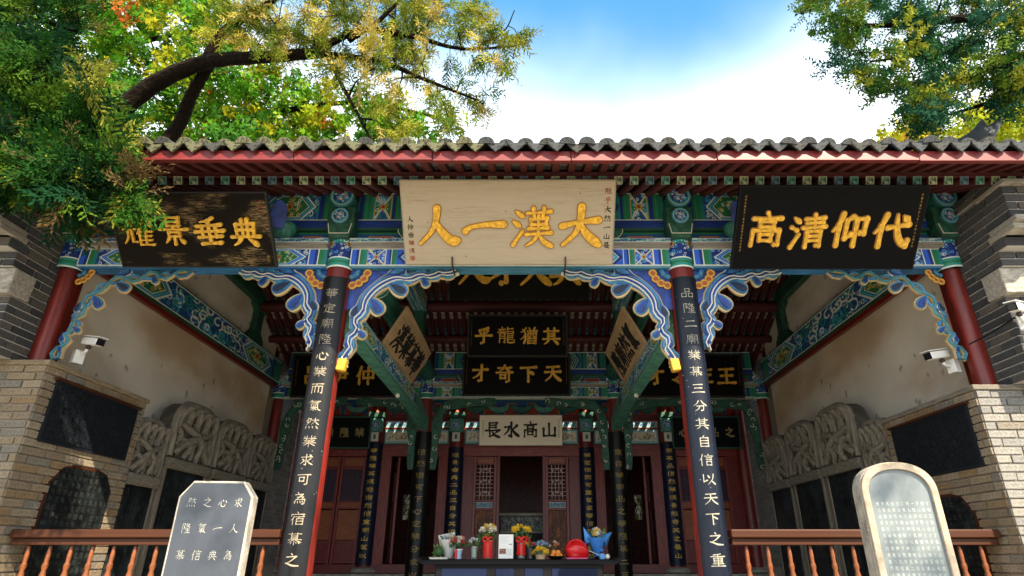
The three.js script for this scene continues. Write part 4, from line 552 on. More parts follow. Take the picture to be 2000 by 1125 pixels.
  specs.forEach(([a, b, h], i) => {
    const wd = a - b - 0.05, H = h + 0.8, hh = i ? 0.84 : 0.74;
    const st = thing('carved_stele', ['short stele with coiled dragon head next to brick wall, ', 'broad stele with dragon head, second from brick wall, ', 'stele with dragon head, third from brick wall, ', 'stele with dragon head, inner end of its row, '][i] + (left ? 'slate stele side' : 'round topped stele side'), 'stele', [sx * 4.5, 0, (a + b) / 2], -sx * Math.PI / 2, 'carved stelae along the side walls');
    part('body', box(wd * 0.9, H - hh, 0.16, 0.01), lettered(128, 256, '#15191d', '#41464a', 12, 0.35, 0.7), st, [0, (H - hh) / 2, 0]);
    for (const q of [-1, 1]) part('side_band', box(wd * 0.055, H - hh, 0.19, 0.01), P.carved, st, [q * wd * 0.475, (H - hh) / 2, 0]);
    const hd = sub('dragon_head', st, [0, H - hh, 0]), W = wd / 2, r = 0.28 * wd;
    const s = new THREE.Shape(); s.moveTo(-W, 0); s.lineTo(W, 0); s.lineTo(W * 1.04, hh - r); s.quadraticCurveTo(W, hh * 0.96, W - r, hh); s.quadraticCurveTo(0, hh * 1.06, -W + r, hh); s.quadraticCurveTo(-W, hh * 0.96, -W * 1.04, hh - r); s.lineTo(-W, 0);
    part('head_slab', new THREE.ExtrudeGeometry(s, { depth: 0.16, bevelEnabled: true, bevelSize: 0.02, bevelThickness: 0.02, bevelSegments: 2 }), P.carvedDark, hd, [0, 0, -0.1]);
    for (let k = 0; k < 16; k++) part('curl', new THREE.TorusGeometry(rr(0.025, 0.05), rr(0.01, 0.016), 6, 12, rr(3.5, 6)), P.carved, hd, [rr(-0.8, 0.8) * W, rr(0.2, 0.9) * hh, 0.1 + rr(0, 0.03)], [rr(-0.3, 0.3), rr(-0.3, 0.3), rr(0, 6)]);
    part('head_foot', box(wd, 0.13, 0.27, 0.015), P.carved, hd, [0, 0.05, 0]);
    const R0 = 0.036 * (wd / 1.0 + 0.3), tb2 = (pts, k = 1) => part('coil', tube(pts.map(([x, y, z = 0.075]) => V3(x * W, y * hh, z)), R0 * k, 22, 7), P.carved, hd);
    tb2([[-0.95, 0.16], [-0.97, 0.5], [-0.93, 0.8], [-0.62, 0.97], [-0.1, 1.0], [0.5, 0.98], [0.9, 0.82], [0.96, 0.5], [0.93, 0.16]], 1.15);
    const j = () => rr(-0.05, 0.05);
    for (let k = 0; k < 4; k++) { const c = -0.66 + k * 0.44; tb2([[c - 0.2, 0.62 + j()], [c - 0.16, 0.84 + j(), 0.1], [c + 0.06, 0.92, 0.13], [c + 0.2, 0.78 + j(), 0.1], [c + 0.12, 0.6 + j(), 0.08]], 1.0); }
    tb2([[-0.8, 0.2], [-0.5, 0.36 + j(), 0.11], [-0.1, 0.5 + j(), 0.12], [0.3, 0.56, 0.1], [0.74, 0.66 + j()]], 1.05); tb2([[0.8, 0.2], [0.45, 0.34 + j(), 0.1], [0.1, 0.52 + j(), 0.11], [-0.3, 0.6, 0.11], [-0.76, 0.68 + j()]], 1.0);
    tb2([[-0.34, 0.16], [-0.2, 0.3 + j(), 0.11], [-0.36, 0.42 + j(), 0.11], [-0.62, 0.46]], 0.85); tb2([[0.28, 0.15], [0.22, 0.3 + j(), 0.12], [0.44, 0.44 + j(), 0.11], [0.68, 0.42]], 0.85); tb2([[-0.05, 0.15], [0.05, 0.26], [-0.08, 0.36, 0.1], [0.06, 0.44, 0.1]], 0.8); tb2([[-0.82, 0.34], [-0.7, 0.5, 0.1], [-0.82, 0.62]], 0.8); tb2([[0.84, 0.3], [0.7, 0.46, 0.1], [0.8, 0.6]], 0.8);
  });
}
// ---------------------------------------------------------------- free-standing stelae in front of the rail
{
  const p = at(427, 1000, 4.45), s = thing('slate_stele', 'dark slate stele with chamfered top corners and pale stone edges', 'stele', [p.x - 0.02, -0.75, p.z], 0.1);
  const W = 0.242, H = 2.02, sh = (k) => new THREE.Shape([[-W + k, 0], [W - k, 0], [W - k, H - 0.1], [W - 0.075, H - k], [-W + 0.075, H - k], [-W + k, H - 0.1]].map((q) => new THREE.Vector2(...q)));
  part('slab', new THREE.ExtrudeGeometry(sh(0), { depth: 0.1, bevelEnabled: true, bevelSize: 0.008, bevelThickness: 0.008, bevelSegments: 1 }), M(0.52, 0.47, 0.39, 0.7, { map: wornTex, bumpMap: bumpTex, bumpScale: 0.003 }), s, [0, 0, -0.06]);
  const f = new THREE.ShapeGeometry(sh(0.006)), uv = f.attributes.uv; for (let i = 0; i < uv.count; i++) uv.setXY(i, uv.getX(i) / (2 * W) + 0.5, uv.getY(i) / H);
  part('inscribed_face', f, new THREE.MeshStandardMaterial({ roughness: 0.4, map: canvasTex(512, 1952, (x, w, h) => { x.fillStyle = '#3a3f48'; x.fillRect(0, 0, w, h); for (let i = 0; i < 500; i++) { x.globalAlpha = 0.05; x.fillStyle = rnd() < 0.5 ? '#5c626b' : '#22262c'; x.beginPath(); x.ellipse(rnd() * w, rnd() * h, 6 + rnd() * 60, 2 + rnd() * 14, rnd() * 3, 0, 7); x.fill(); } x.globalAlpha = 0.9; const rows = ['然之心求', '隆氣一人', '慕信典為', '漢業垂以', '宿伯其分', '可仲龍大']; rows.forEach((r, j) => [...r].forEach((c, i) => drawGlyph(x, c, 92 + i * 110, 130 + j * 162, 66, '#cfc8b2', 0.32, 1))); }) }), s, [0, 0, 0.0495]);
  part('plinth', box(0.75, 0.22, 0.4, 0.02), P.stone, s, [0, 0.11, -0.01]);
}
{
  const p = at(1752, 1010, 4.5), s = thing('round_topped_stele', 'grey stele with round arched top in a pale stone rim', 'stele', [p.x + 0.04, -0.75, p.z], -0.12);
  const arch = (W, H, b = 0) => { const q = new THREE.Shape(); q.moveTo(-W, b); q.lineTo(W, b); q.lineTo(W, H - W * 0.82); q.bezierCurveTo(W, H - W * 0.2, W * 0.5, H, 0, H); q.bezierCurveTo(-W * 0.5, H, -W, H - W * 0.2, -W, H - W * 0.82); q.lineTo(-W, b); return q; };
  const outer = arch(0.25, 2.16), rimS = arch(0.25, 2.16); rimS.holes.push(arch(0.212, 2.118, 0.25));
  part('slab', new THREE.ExtrudeGeometry(outer, { depth: 0.14, bevelEnabled: true, bevelSize: 0.008, bevelThickness: 0.008, bevelSegments: 1 }), P.stone, s, [0, 0, -0.12]);
  part('rim', new THREE.ExtrudeGeometry(rimS, { depth: 0.022, bevelEnabled: true, bevelSize: 0.004, bevelThickness: 0.004, bevelSegments: 1 }), M(0.50, 0.41, 0.31, 0.75, { map: wornTex }), s, [0, 0, 0.03]);
  const f = new THREE.ShapeGeometry(arch(0.209, 2.113, 0.25), 10), uv = f.attributes.uv; for (let i = 0; i < uv.count; i++) uv.setXY(i, uv.getX(i) / 0.424 + 0.5, uv.getY(i) / 2.12);
  part('inscribed_face', f, new THREE.MeshStandardMaterial({ roughness: 0.33, map: canvasTex(512, 2048, (x, w, h) => { x.fillStyle = '#727a7c'; x.fillRect(0, 0, w, h); for (let i = 0; i < 700; i++) { x.globalAlpha = 0.06; x.fillStyle = rnd() < 0.5 ? '#aeb4b2' : '#4c5358'; x.beginPath(); x.ellipse(rnd() * w, rnd() * h, 4 + rnd() * 40, 2 + rnd() * 18, rnd() * 3, 0, 7); x.fill(); } for (let cx = 60; cx < 470; cx += 40) for (let cy = 230; cy < h - 40; cy += 40) { x.globalAlpha = 0.25 + rnd() * 0.4; drawGlyph(x, anyGlyph(), cx, cy, 27, '#d9dccf', 0.6); } x.globalAlpha = 1; }) }), s, [0, 0, 0.034]);
  part('plinth', box(0.8, 0.24, 0.45, 0.02), P.stone, s, [0, 0.12, -0.05]);
}
{ // dark slab against the brick wall end, and a pale one opposite
  const s = thing('leaning_slab', 'dark stone slab standing against the pale brick wall end', 'stone slab', [4.55, 0, 0.42], -0.15);
  part('slab', box(0.62, 1.22, 0.09, 0.01), lettered(256, 512, '#23282b', '#3f4648', 22, 0.4, 0.6), s, [0.3, 0.61, 0]); part('edge', box(0.02, 1.235, 0.1, 0.004), P.stone, s, [-0.022, 0.615, 0]);
  const q = thing('pale_stele', 'pale stone stele edge in front of sunlit tan brick wall', 'stele', [-4.72, -0.75, 1.3], 0.5);
  const sh = new THREE.Shape([[-0.3, 0], [0.3, 0], [0.3, 1.55], [0.18, 1.8], [-0.18, 1.8], [-0.3, 1.55]].map((v) => new THREE.Vector2(...v)));
  part('slab', new THREE.ExtrudeGeometry(sh, { depth: 0.12, bevelEnabled: true, bevelSize: 0.015, bevelThickness: 0.015, bevelSegments: 1 }), P.stone, q); part('plinth', box(0.8, 0.2, 0.4, 0.02), P.stone, q, [0, 0.1, 0.06]);
}
// ---------------------------------------------------------------- balustrades
const balG = new THREE.LatheGeometry([[0, 0], [0.022, 0], [0.026, 0.03], [0.016, 0.05], [0.028, 0.1], [0.034, 0.2], [0.026, 0.31], [0.017, 0.36], [0.024, 0.38], [0.024, 0.4], [0.017, 0.42], [0.026, 0.5], [0.026, 0.56], [0.017, 0.6], [0.024, 0.62], [0.024, 0.645], [0.017, 0.665], [0.019, 0.72], [0.014, 0.79], [0, 0.8]].map((q) => new THREE.Vector2(...q)), 14);
for (const sx of [-1, 1]) {
  const g = thing('balustrade', sx < 0 ? 'wooden balustrade with turned balusters behind the chamfered slate stele' : 'wooden balustrade with turned balusters behind the round topped stele', 'balustrade', [sx * 3.13, 0, 0]);
  part('top_rail', box(2.34, 0.07, 0.17, 0.012), P.rail, g, [0, 0.972, 0]); part('under_rail', box(2.32, 0.055, 0.1, 0.006), P.rail, g, [0, 0.908, 0]); part('bottom_rail', box(2.32, 0.06, 0.09, 0.006), P.rail, g, [0, 0.05, 0]);
  for (let i = 0; i < 12; i++) part('baluster', balG, P.baluster, g, [-1.03 + i * 0.186, 0.08, 0]);
}
// ---------------------------------------------------------------- security cameras
function cctv(x, y, z, ry, label, arm) {
  const g = thing('security_camera', label, 'security camera', [x, y, z], ry); // looks along +z
  part('housing', box(0.085, 0.075, 0.27, 0.012), P.metal, g, [0, 0, 0.05], [0.2, 0, 0]); part('sun_shield', box(0.1, 0.008, 0.31, 0.003), P.metal, g, [0, 0.046, 0.07], [0.2, 0, 0]);
  part('lens', new THREE.CylinderGeometry(0.032, 0.032, 0.02, 16), P.lens, g, [0, -0.028, 0.188], [Math.PI / 2 + 0.2, 0, 0]); part('front_plate', box(0.078, 0.066, 0.008), P.black, g, [0, -0.026, 0.184], [0.2, 0, 0]);
  part('arm', tube([V3(0, -0.03, 0), V3(0, -0.09, -0.02), V3(0, -0.1, -0.1)], 0.016, 10, 6), P.metal, g); part('joint', new THREE.SphereGeometry(0.026, 10, 8), P.iron, g, [0, -0.05, 0]);
  part('wall_box', box(0.1, 0.14, 0.07, 0.008), P.metal, g, arm); return g;
}
cctv(-4.28, 2.78, -0.1, 1.15, 'white security camera on bracket beside corner column on the juniper side', [0.0, -0.14, -0.13]);
cctv(4.36, 2.64, -0.1, -1.25, 'white security camera on bracket beside corner column on the round topped stele side', [0, -0.1, -0.13]);
cctv(4.64, 2.84, 0.66, -0.9, 'white security camera fixed to the grey brick pier', [0, -0.1, -0.12]);
{ const p = tube([V3(4.5, 2.68, 0.14), V3(4.62, 2.74, 0.3), V3(4.68, 2.8, 0.55)], 0.008, 12, 5), m = part('camera_cable', p, P.black, scene); tag(m, 'thin black cable running along the brick pier to a camera', 'cable'); }
// ---------------------------------------------------------------- altar table and offerings
const TZ = -1.85, TY = 0.755, T0 = at(1015, 1097, 7.5).x;
{
  const g = thing('altar_table', 'long black lacquered altar table with upturned ends and blue panels', 'table', [T0, 0, TZ]);
  part('top', box(2.16, 0.05, 0.55, 0.008), P.black, g, [0, TY - 0.025, 0]);
  for (const s of [-1, 1]) { const q = new THREE.Shape(); q.moveTo(0, -0.02); q.quadraticCurveTo(0.06, 0, 0.075, 0.055); q.lineTo(0.03, 0.04); q.lineTo(0, 0.025); q.lineTo(0, -0.02); const e = new THREE.ExtrudeGeometry(q, { depth: 0.55, bevelEnabled: false }); e.translate(0, 0, -0.275); if (s < 0) e.rotateY(Math.PI); part('upturned_end', e, P.black, g, [s * 1.078, TY - 0.022, 0]); part('leg', box(0.07, TY - 0.05, 0.4, 0.008), P.black, g, [s * 0.9, (TY - 0.05) / 2, 0]); }
  part('apron', box(1.84, 0.2, 0.03), P.black, g, [0, TY - 0.15, 0.22]);
  const bp = new THREE.MeshPhysicalMaterial({ color: lin(0.008, 0.014, 0.04), roughness: 0.45, specularIntensity: 0.25 }); for (const [x, w] of [[-0.61, 0.5], [-0.16, 0.2], [0.16, 0.2], [0.61, 0.5]]) part('panel', box(w, 0.14, 0.02, 0.004), bp, g, [x, TY - 0.16, 0.236]);
  part('stretcher', box(1.8, 0.05, 0.05), P.black, g, [0, 0.12, 0]);
}
const petal = (c) => M(...c, 0.6), FL = { white: petal([0.75, 0.72, 0.58]), yellow: petal([0.80, 0.50, 0.02]), red: petal([0.55, 0.02, 0.02]), lilac: petal([0.45, 0.5, 0.6]), orange: petal([0.75, 0.24, 0.03]), pink: petal([0.6, 0.2, 0.16]), leaf: M(0.035, 0.10, 0.025, 0.7), leafB: M(0.08, 0.2, 0.03, 0.7), skyb: petal([0.1, 0.3, 0.65]) };
const bloomG = [0, 1].map((k) => { const l = []; for (let i = 0; i < 16; i++) { const a = i * 2.4, t = i / 16, p = new THREE.SphereGeometry(0.34, 5, 4); p.scale(0.55, 0.28, 1.1); p.translate(0, 0, 0.55); p.rotateX(-t * 1.25); p.rotateY(a); p.translate(0, t * 0.5, 0); l.push(p); } return merged(l); });
const leafG = (() => { const s = new THREE.Shape(); s.moveTo(0, 0); s.quadraticCurveTo(0.4, 0.4, 0, 1); s.quadraticCurveTo(-0.4, 0.4, 0, 0); return new THREE.ShapeGeometry(s, 3); })();
function blooms(g, n, mats, cx, cy, rx, ry, rz, s) { for (let i = 0; i < n; i++) { const a = rr(0, 6.28), q = Math.sqrt(rnd()), m = part('flower', bloomG[i % 2], mats[i % mats.length], g, [cx + Math.cos(a) * rx * q, cy + ry * (1 - q * q) + rr(-0.1, 0.1) * ry, Math.sin(a) * rz * q], [rr(-0.5, 0.7), rr(0, 6), rr(-0.5, 0.5)]); m.scale.setScalar(s * rr(0.8, 1.2)); } }
function leaves(g, n, cx, cy, rx, ry, s, mat = FL.leaf) { const l = []; for (let i = 0; i < n; i++) { const q = leafG.clone(); q.scale(s, s * rr(0.8, 1.6), 1); q.rotateX(rr(-0.9, 0.9)); q.rotateZ(rr(-1.2, 1.2)); q.rotateY(rr(0, 6.3)); q.translate(cx + rr(-rx, rx), cy + rr(-ry, ry), rr(-rx, rx) * 0.8); l.push(q); } return part('leaves', merged(l), mat, g); }
const put = (name, label, cat, u, dz = 0) => thing(name, label, cat, [at(u, 1080, 7.53 - dz).x, TY + 0.002, TZ + dz]);
const vaseG = (r, h) => new THREE.LatheGeometry([[0, 0], [r * 0.8, 0], [r * 0.85, h * 0.1], [r * 0.75, h * 0.4], [r, h], [r * 0.93, h], [r * 0.68, h * 0.4], [r * 0.75, h * 0.12], [0, h * 0.1]].map((q) => new THREE.Vector2(...q)), 16);
const glassM = new THREE.MeshPhysicalMaterial({ color: lin(0.85, 0.92, 0.9), transmission: 0.9, roughness: 0.08, thickness: 0 });
{
  let g = put('green_ornament', 'round green leafy ornament on small base at the table end', 'ornament', 857); leaves(g, 70, 0, 0.075, 0.05, 0.06, 0.03, FL.leafB); part('base', box(0.1, 0.02, 0.07, 0.004), P.rail, g, [0, 0.01, 0]); part('core', new THREE.SphereGeometry(0.055, 14, 10), FL.leaf, g, [0, 0.078, 0]);
  g = put('white_tray', 'flat white tray lying on the table corner', 'tray', 858, 0.17); part('tray', box(0.2, 0.016, 0.1, 0.005), P.white, g, [0, 0.009, 0]); part('lip', box(0.21, 0.006, 0.11, 0.002), P.white, g, [0, 0.02, 0]);
  g = put('paper_bouquet', 'bouquet of pale flowers wrapped in white paper', 'bouquet', 876, -0.1); part('wrapping', moved(new THREE.CylinderGeometry(0.12, 0.045, 0.2, 9, 1, true), 0, 0.11, 0), M(0.7, 0.7, 0.66, 0.7), g); part('paper_back', box(0.2, 0.12, 0.01, 0.004), M(0.7, 0.7, 0.66, 0.7), g, [-0.03, 0.22, -0.06], [-0.2, 0.2, 0.25]); blooms(g, 16, [FL.lilac, FL.white], 0.02, 0.21, 0.09, 0.04, 0.07, 0.03); leaves(g, 16, 0, 0.21, 0.08, 0.03, 0.05);
  g = put('red_flower_pot', 'blue and white pot with red flowers', 'flower pot', 895, 0.04); part('pot', vaseG(0.05, 0.11), M(0.35, 0.5, 0.68, 0.3), g); part('pot_band', new THREE.TorusGeometry(0.046, 0.008, 6, 18), P.white, g, [0, 0.1, 0], [Math.PI / 2, 0, 0]); part('ribbon', box(0.03, 0.1, 0.006), FL.red, g, [-0.02, 0.06, 0.048]); blooms(g, 13, [FL.red, FL.red, FL.pink, FL.white], 0, 0.17, 0.09, 0.05, 0.07, 0.028); leaves(g, 46, 0, 0.145, 0.09, 0.03, 0.05);
  g = put('glass_vase', 'clear glass vase with small white flowers', 'vase', 926, 0.0); part('glass', vaseG(0.045, 0.14), glassM, g); part('water', new THREE.CylinderGeometry(0.03, 0.03, 0.08, 12), M(0.3, 0.4, 0.32, 0.2), g, [0, 0.06, 0]); blooms(g, 9, [FL.white, FL.lilac], 0, 0.17, 0.06, 0.04, 0.05, 0.024); leaves(g, 26, 0, 0.16, 0.06, 0.04, 0.05);
  for (const [u, kind] of [[953, 0], [1018, 1]]) {
    g = put('tall_bouquet', kind ? 'tall vase of yellow chrysanthemums with red ribbon' : 'tall vase of white chrysanthemums wrapped in red ribbon', 'bouquet', u, -0.02);
    part('vase', vaseG(0.058, 0.2), kind ? glassM : M(0.32, 0.26, 0.16, 0.4), g);
    const rb = kind ? 0.7 : 1; for (const q of [-1, 0, 1]) part('ribbon', box(0.036, 0.17 * rb, 0.008, 0.003), M(0.62, 0.012, 0.01, 0.35), g, [q * 0.034, 0.1, 0.056 - Math.abs(q) * 0.014], [0.05, q * 0.5, q * 0.06]);
    for (const q of [-1, 1]) part('bow', new THREE.TorusGeometry(0.03, 0.013, 6, 12), M(0.62, 0.012, 0.01, 0.35), g, [q * 0.03, 0.205, 0.05], [0.3, q * 0.5, 0]);
    leaves(g, 60, 0, 0.24, 0.09, 0.05, 0.06); blooms(g, 15, kind ? [FL.yellow] : [FL.white, FL.white, FL.yellow, FL.white], 0, 0.29, 0.1, 0.06, 0.08, 0.037); if (!kind) blooms(g, 5, [FL.yellow], 0.03, 0.22, 0.09, 0.03, 0.08, 0.028); else blooms(g, 5, [FL.red, FL.orange], 0.04, 0.18, 0.07, 0.05, 0.05, 0.03);
  }
  g = put('notice_stand', 'white printed notice card on a stand between the tall bouquets', 'notice', 988, 0.08);
  part('card', box(0.17, 0.26, 0.008, 0.002), P.white, g, [0, 0.135, 0], [-0.12, 0, 0]); part('print', new THREE.PlaneGeometry(0.16, 0.25), new THREE.MeshStandardMaterial({ roughness: 0.6, map: canvasTex(256, 400, (x, w, h) => { x.fillStyle = '#e8e8e4'; x.fillRect(0, 0, w, h); for (let i = 0; i < 9; i++) { x.fillStyle = '#a8acae'; x.fillRect(20, 30 + i * 15, 216 * (0.5 + rnd() * 0.5), 3); } x.fillStyle = '#30343a'; x.fillRect(180, 160, 56, 12); x.fillStyle = '#7a4436'; x.fillRect(10, 240, 120, 90); for (let i = 0; i < 60; i++) { x.fillStyle = ['#3a2a22', '#c8b8a0', '#9a3a2a'][i % 3]; x.fillRect(10 + rnd() * 110, 240 + rnd() * 82, 10, 8); } for (let i = 0; i < 8; i++) { x.fillStyle = '#9a9ea0'; x.fillRect(140, 246 + i * 14, 100, 4); } }) }), g, [0, 0.136, 0.006], [-0.12, 0, 0]); part('stand_leg', box(0.02, 0.2, 0.008), P.metal, g, [0, 0.1, -0.05], [0.3, 0, 0]);
  g = put('dark_vase', 'small dark vase with red and teal decoration', 'vase', 1036, 0.06); part('vase', vaseG(0.045, 0.12), M(0.03, 0.03, 0.04, 0.3), g); blooms(g, 7, [FL.red, FL.orange, FL.skyb], 0, 0.14, 0.05, 0.05, 0.04, 0.026); leaves(g, 12, 0, 0.13, 0.05, 0.03, 0.05);
  g = put('yellow_basket', 'low basket heaped with yellow chrysanthemums', 'flower basket', 1056, 0.12); part('basket', vaseG(0.07, 0.05), P.tanBoard, g); blooms(g, 26, [FL.yellow], 0, 0.05, 0.09, 0.06, 0.07, 0.028); leaves(g, 14, 0, 0.05, 0.08, 0.02, 0.05);
  g = put('blue_flowers', 'cluster of pale blue flowers behind the yellow basket', 'bouquet', 1056, -0.08); part('wrap', vaseG(0.06, 0.12), M(0.2, 0.35, 0.4, 0.6), g); blooms(g, 16, [FL.lilac, FL.skyb], 0, 0.14, 0.08, 0.04, 0.06, 0.027); leaves(g, 18, 0, 0.13, 0.07, 0.03, 0.05);
  g = put('fruit_dish', 'dish of orange fruit', 'fruit dish', 1086, 0.12); part('dish', new THREE.LatheGeometry([[0, 0], [0.05, 0], [0.1, 0.03], [0.1, 0.036], [0.05, 0.01], [0, 0.01]].map((q) => new THREE.Vector2(...q)), 18), P.black, g); for (let i = 0; i < 7; i++) part('fruit', new THREE.SphereGeometry(0.028, 12, 9), FL.orange, g, [i < 5 ? Math.cos(i * 1.257) * 0.05 : (i - 5.5) * 0.05, i < 5 ? 0.036 : 0.072, i < 5 ? Math.sin(i * 1.257) * 0.05 : 0.01]);
  g = put('dry_flowers', 'sprigs of small pinkish dried flowers', 'flowers', 1082, -0.06); part('vase', vaseG(0.05, 0.1), M(0.2, 0.1, 0.06, 0.5), g); blooms(g, 14, [FL.pink, FL.orange, FL.white], 0, 0.12, 0.09, 0.06, 0.06, 0.018); for (let i = 0; i < 7; i++) part('stem', tube([V3(0, 0.08, 0), V3(rr(-0.05, 0.05), 0.14, 0), V3(rr(-0.1, 0.1), rr(0.17, 0.22), 0)], 0.002, 6, 4), FL.leaf, g);
  g = put('red_gift_bag', 'bulging bright red wrapped gift bundle', 'gift', 1126, 0.04); { const q = new THREE.SphereGeometry(0.13, 20, 14), p = q.attributes.position; for (let i = 0; i < p.count; i++) { const x = p.getX(i), y = p.getY(i), z = p.getZ(i), n = 1 + 0.45 * fbm(x * 14, y * 9, z * 14, 3); p.setXYZ(i, x * n * 1.02, Math.max(-0.085, y * n * 0.86), z * n * 0.7); } q.computeVertexNormals(); part('bundle', q, M(0.60, 0.010, 0.012, 0.3, { }), g, [0, 0.09, 0]); part('fold', new THREE.TorusGeometry(0.11, 0.01, 6, 20, 3.0), M(0.6, 0.012, 0.012, 0.3), g, [0, 0.1, 0.05], [-0.3, 0, 0.07]); part('pink_hem', box(0.24, 0.016, 0.12, 0.005), M(0.65, 0.1, 0.25, 0.5), g, [0, 0.01, 0.02]); }
  g = put('blue_bouquet', 'large bouquet wrapped in blue paper', 'bouquet', 1166, -0.04); part('wrapping', moved(new THREE.CylinderGeometry(0.12, 0.03, 0.2, 7, 1, true), 0, 0.13, 0), M(0.04, 0.2, 0.6, 0.45, { side: THREE.DoubleSide }), g); for (const [a, b, r] of [[-0.11, 0.27, 0.5], [0.13, 0.24, -0.9], [0.03, 0.17, 0]]) part('paper_fold', new THREE.ConeGeometry(0.075, 0.17, 4), M(0.06, 0.27, 0.66, 0.45), g, [a, b, -0.02], [0, 0.4, r]); blooms(g, 14, [FL.yellow, FL.white, FL.lilac, FL.white], 0.0, 0.25, 0.1, 0.05, 0.08, 0.034); leaves(g, 18, 0, 0.25, 0.09, 0.03, 0.05, FL.leafB);
  g = put('blue_toy', 'little pale blue figurine box beside the blue bouquet', 'trinket', 1176, 0.16); part('box', box(0.06, 0.06, 0.05, 0.008), FL.skyb, g, [0, 0.03, 0]); part('ball', new THREE.SphereGeometry(0.028, 12, 8), FL.white, g, [0.06, 0.028, 0]); part('stick', new THREE.CylinderGeometry(0.004, 0.004, 0.2, 6), P.white, g, [-0.06, 0.055, 0], [0, 0, 1.2]);
}
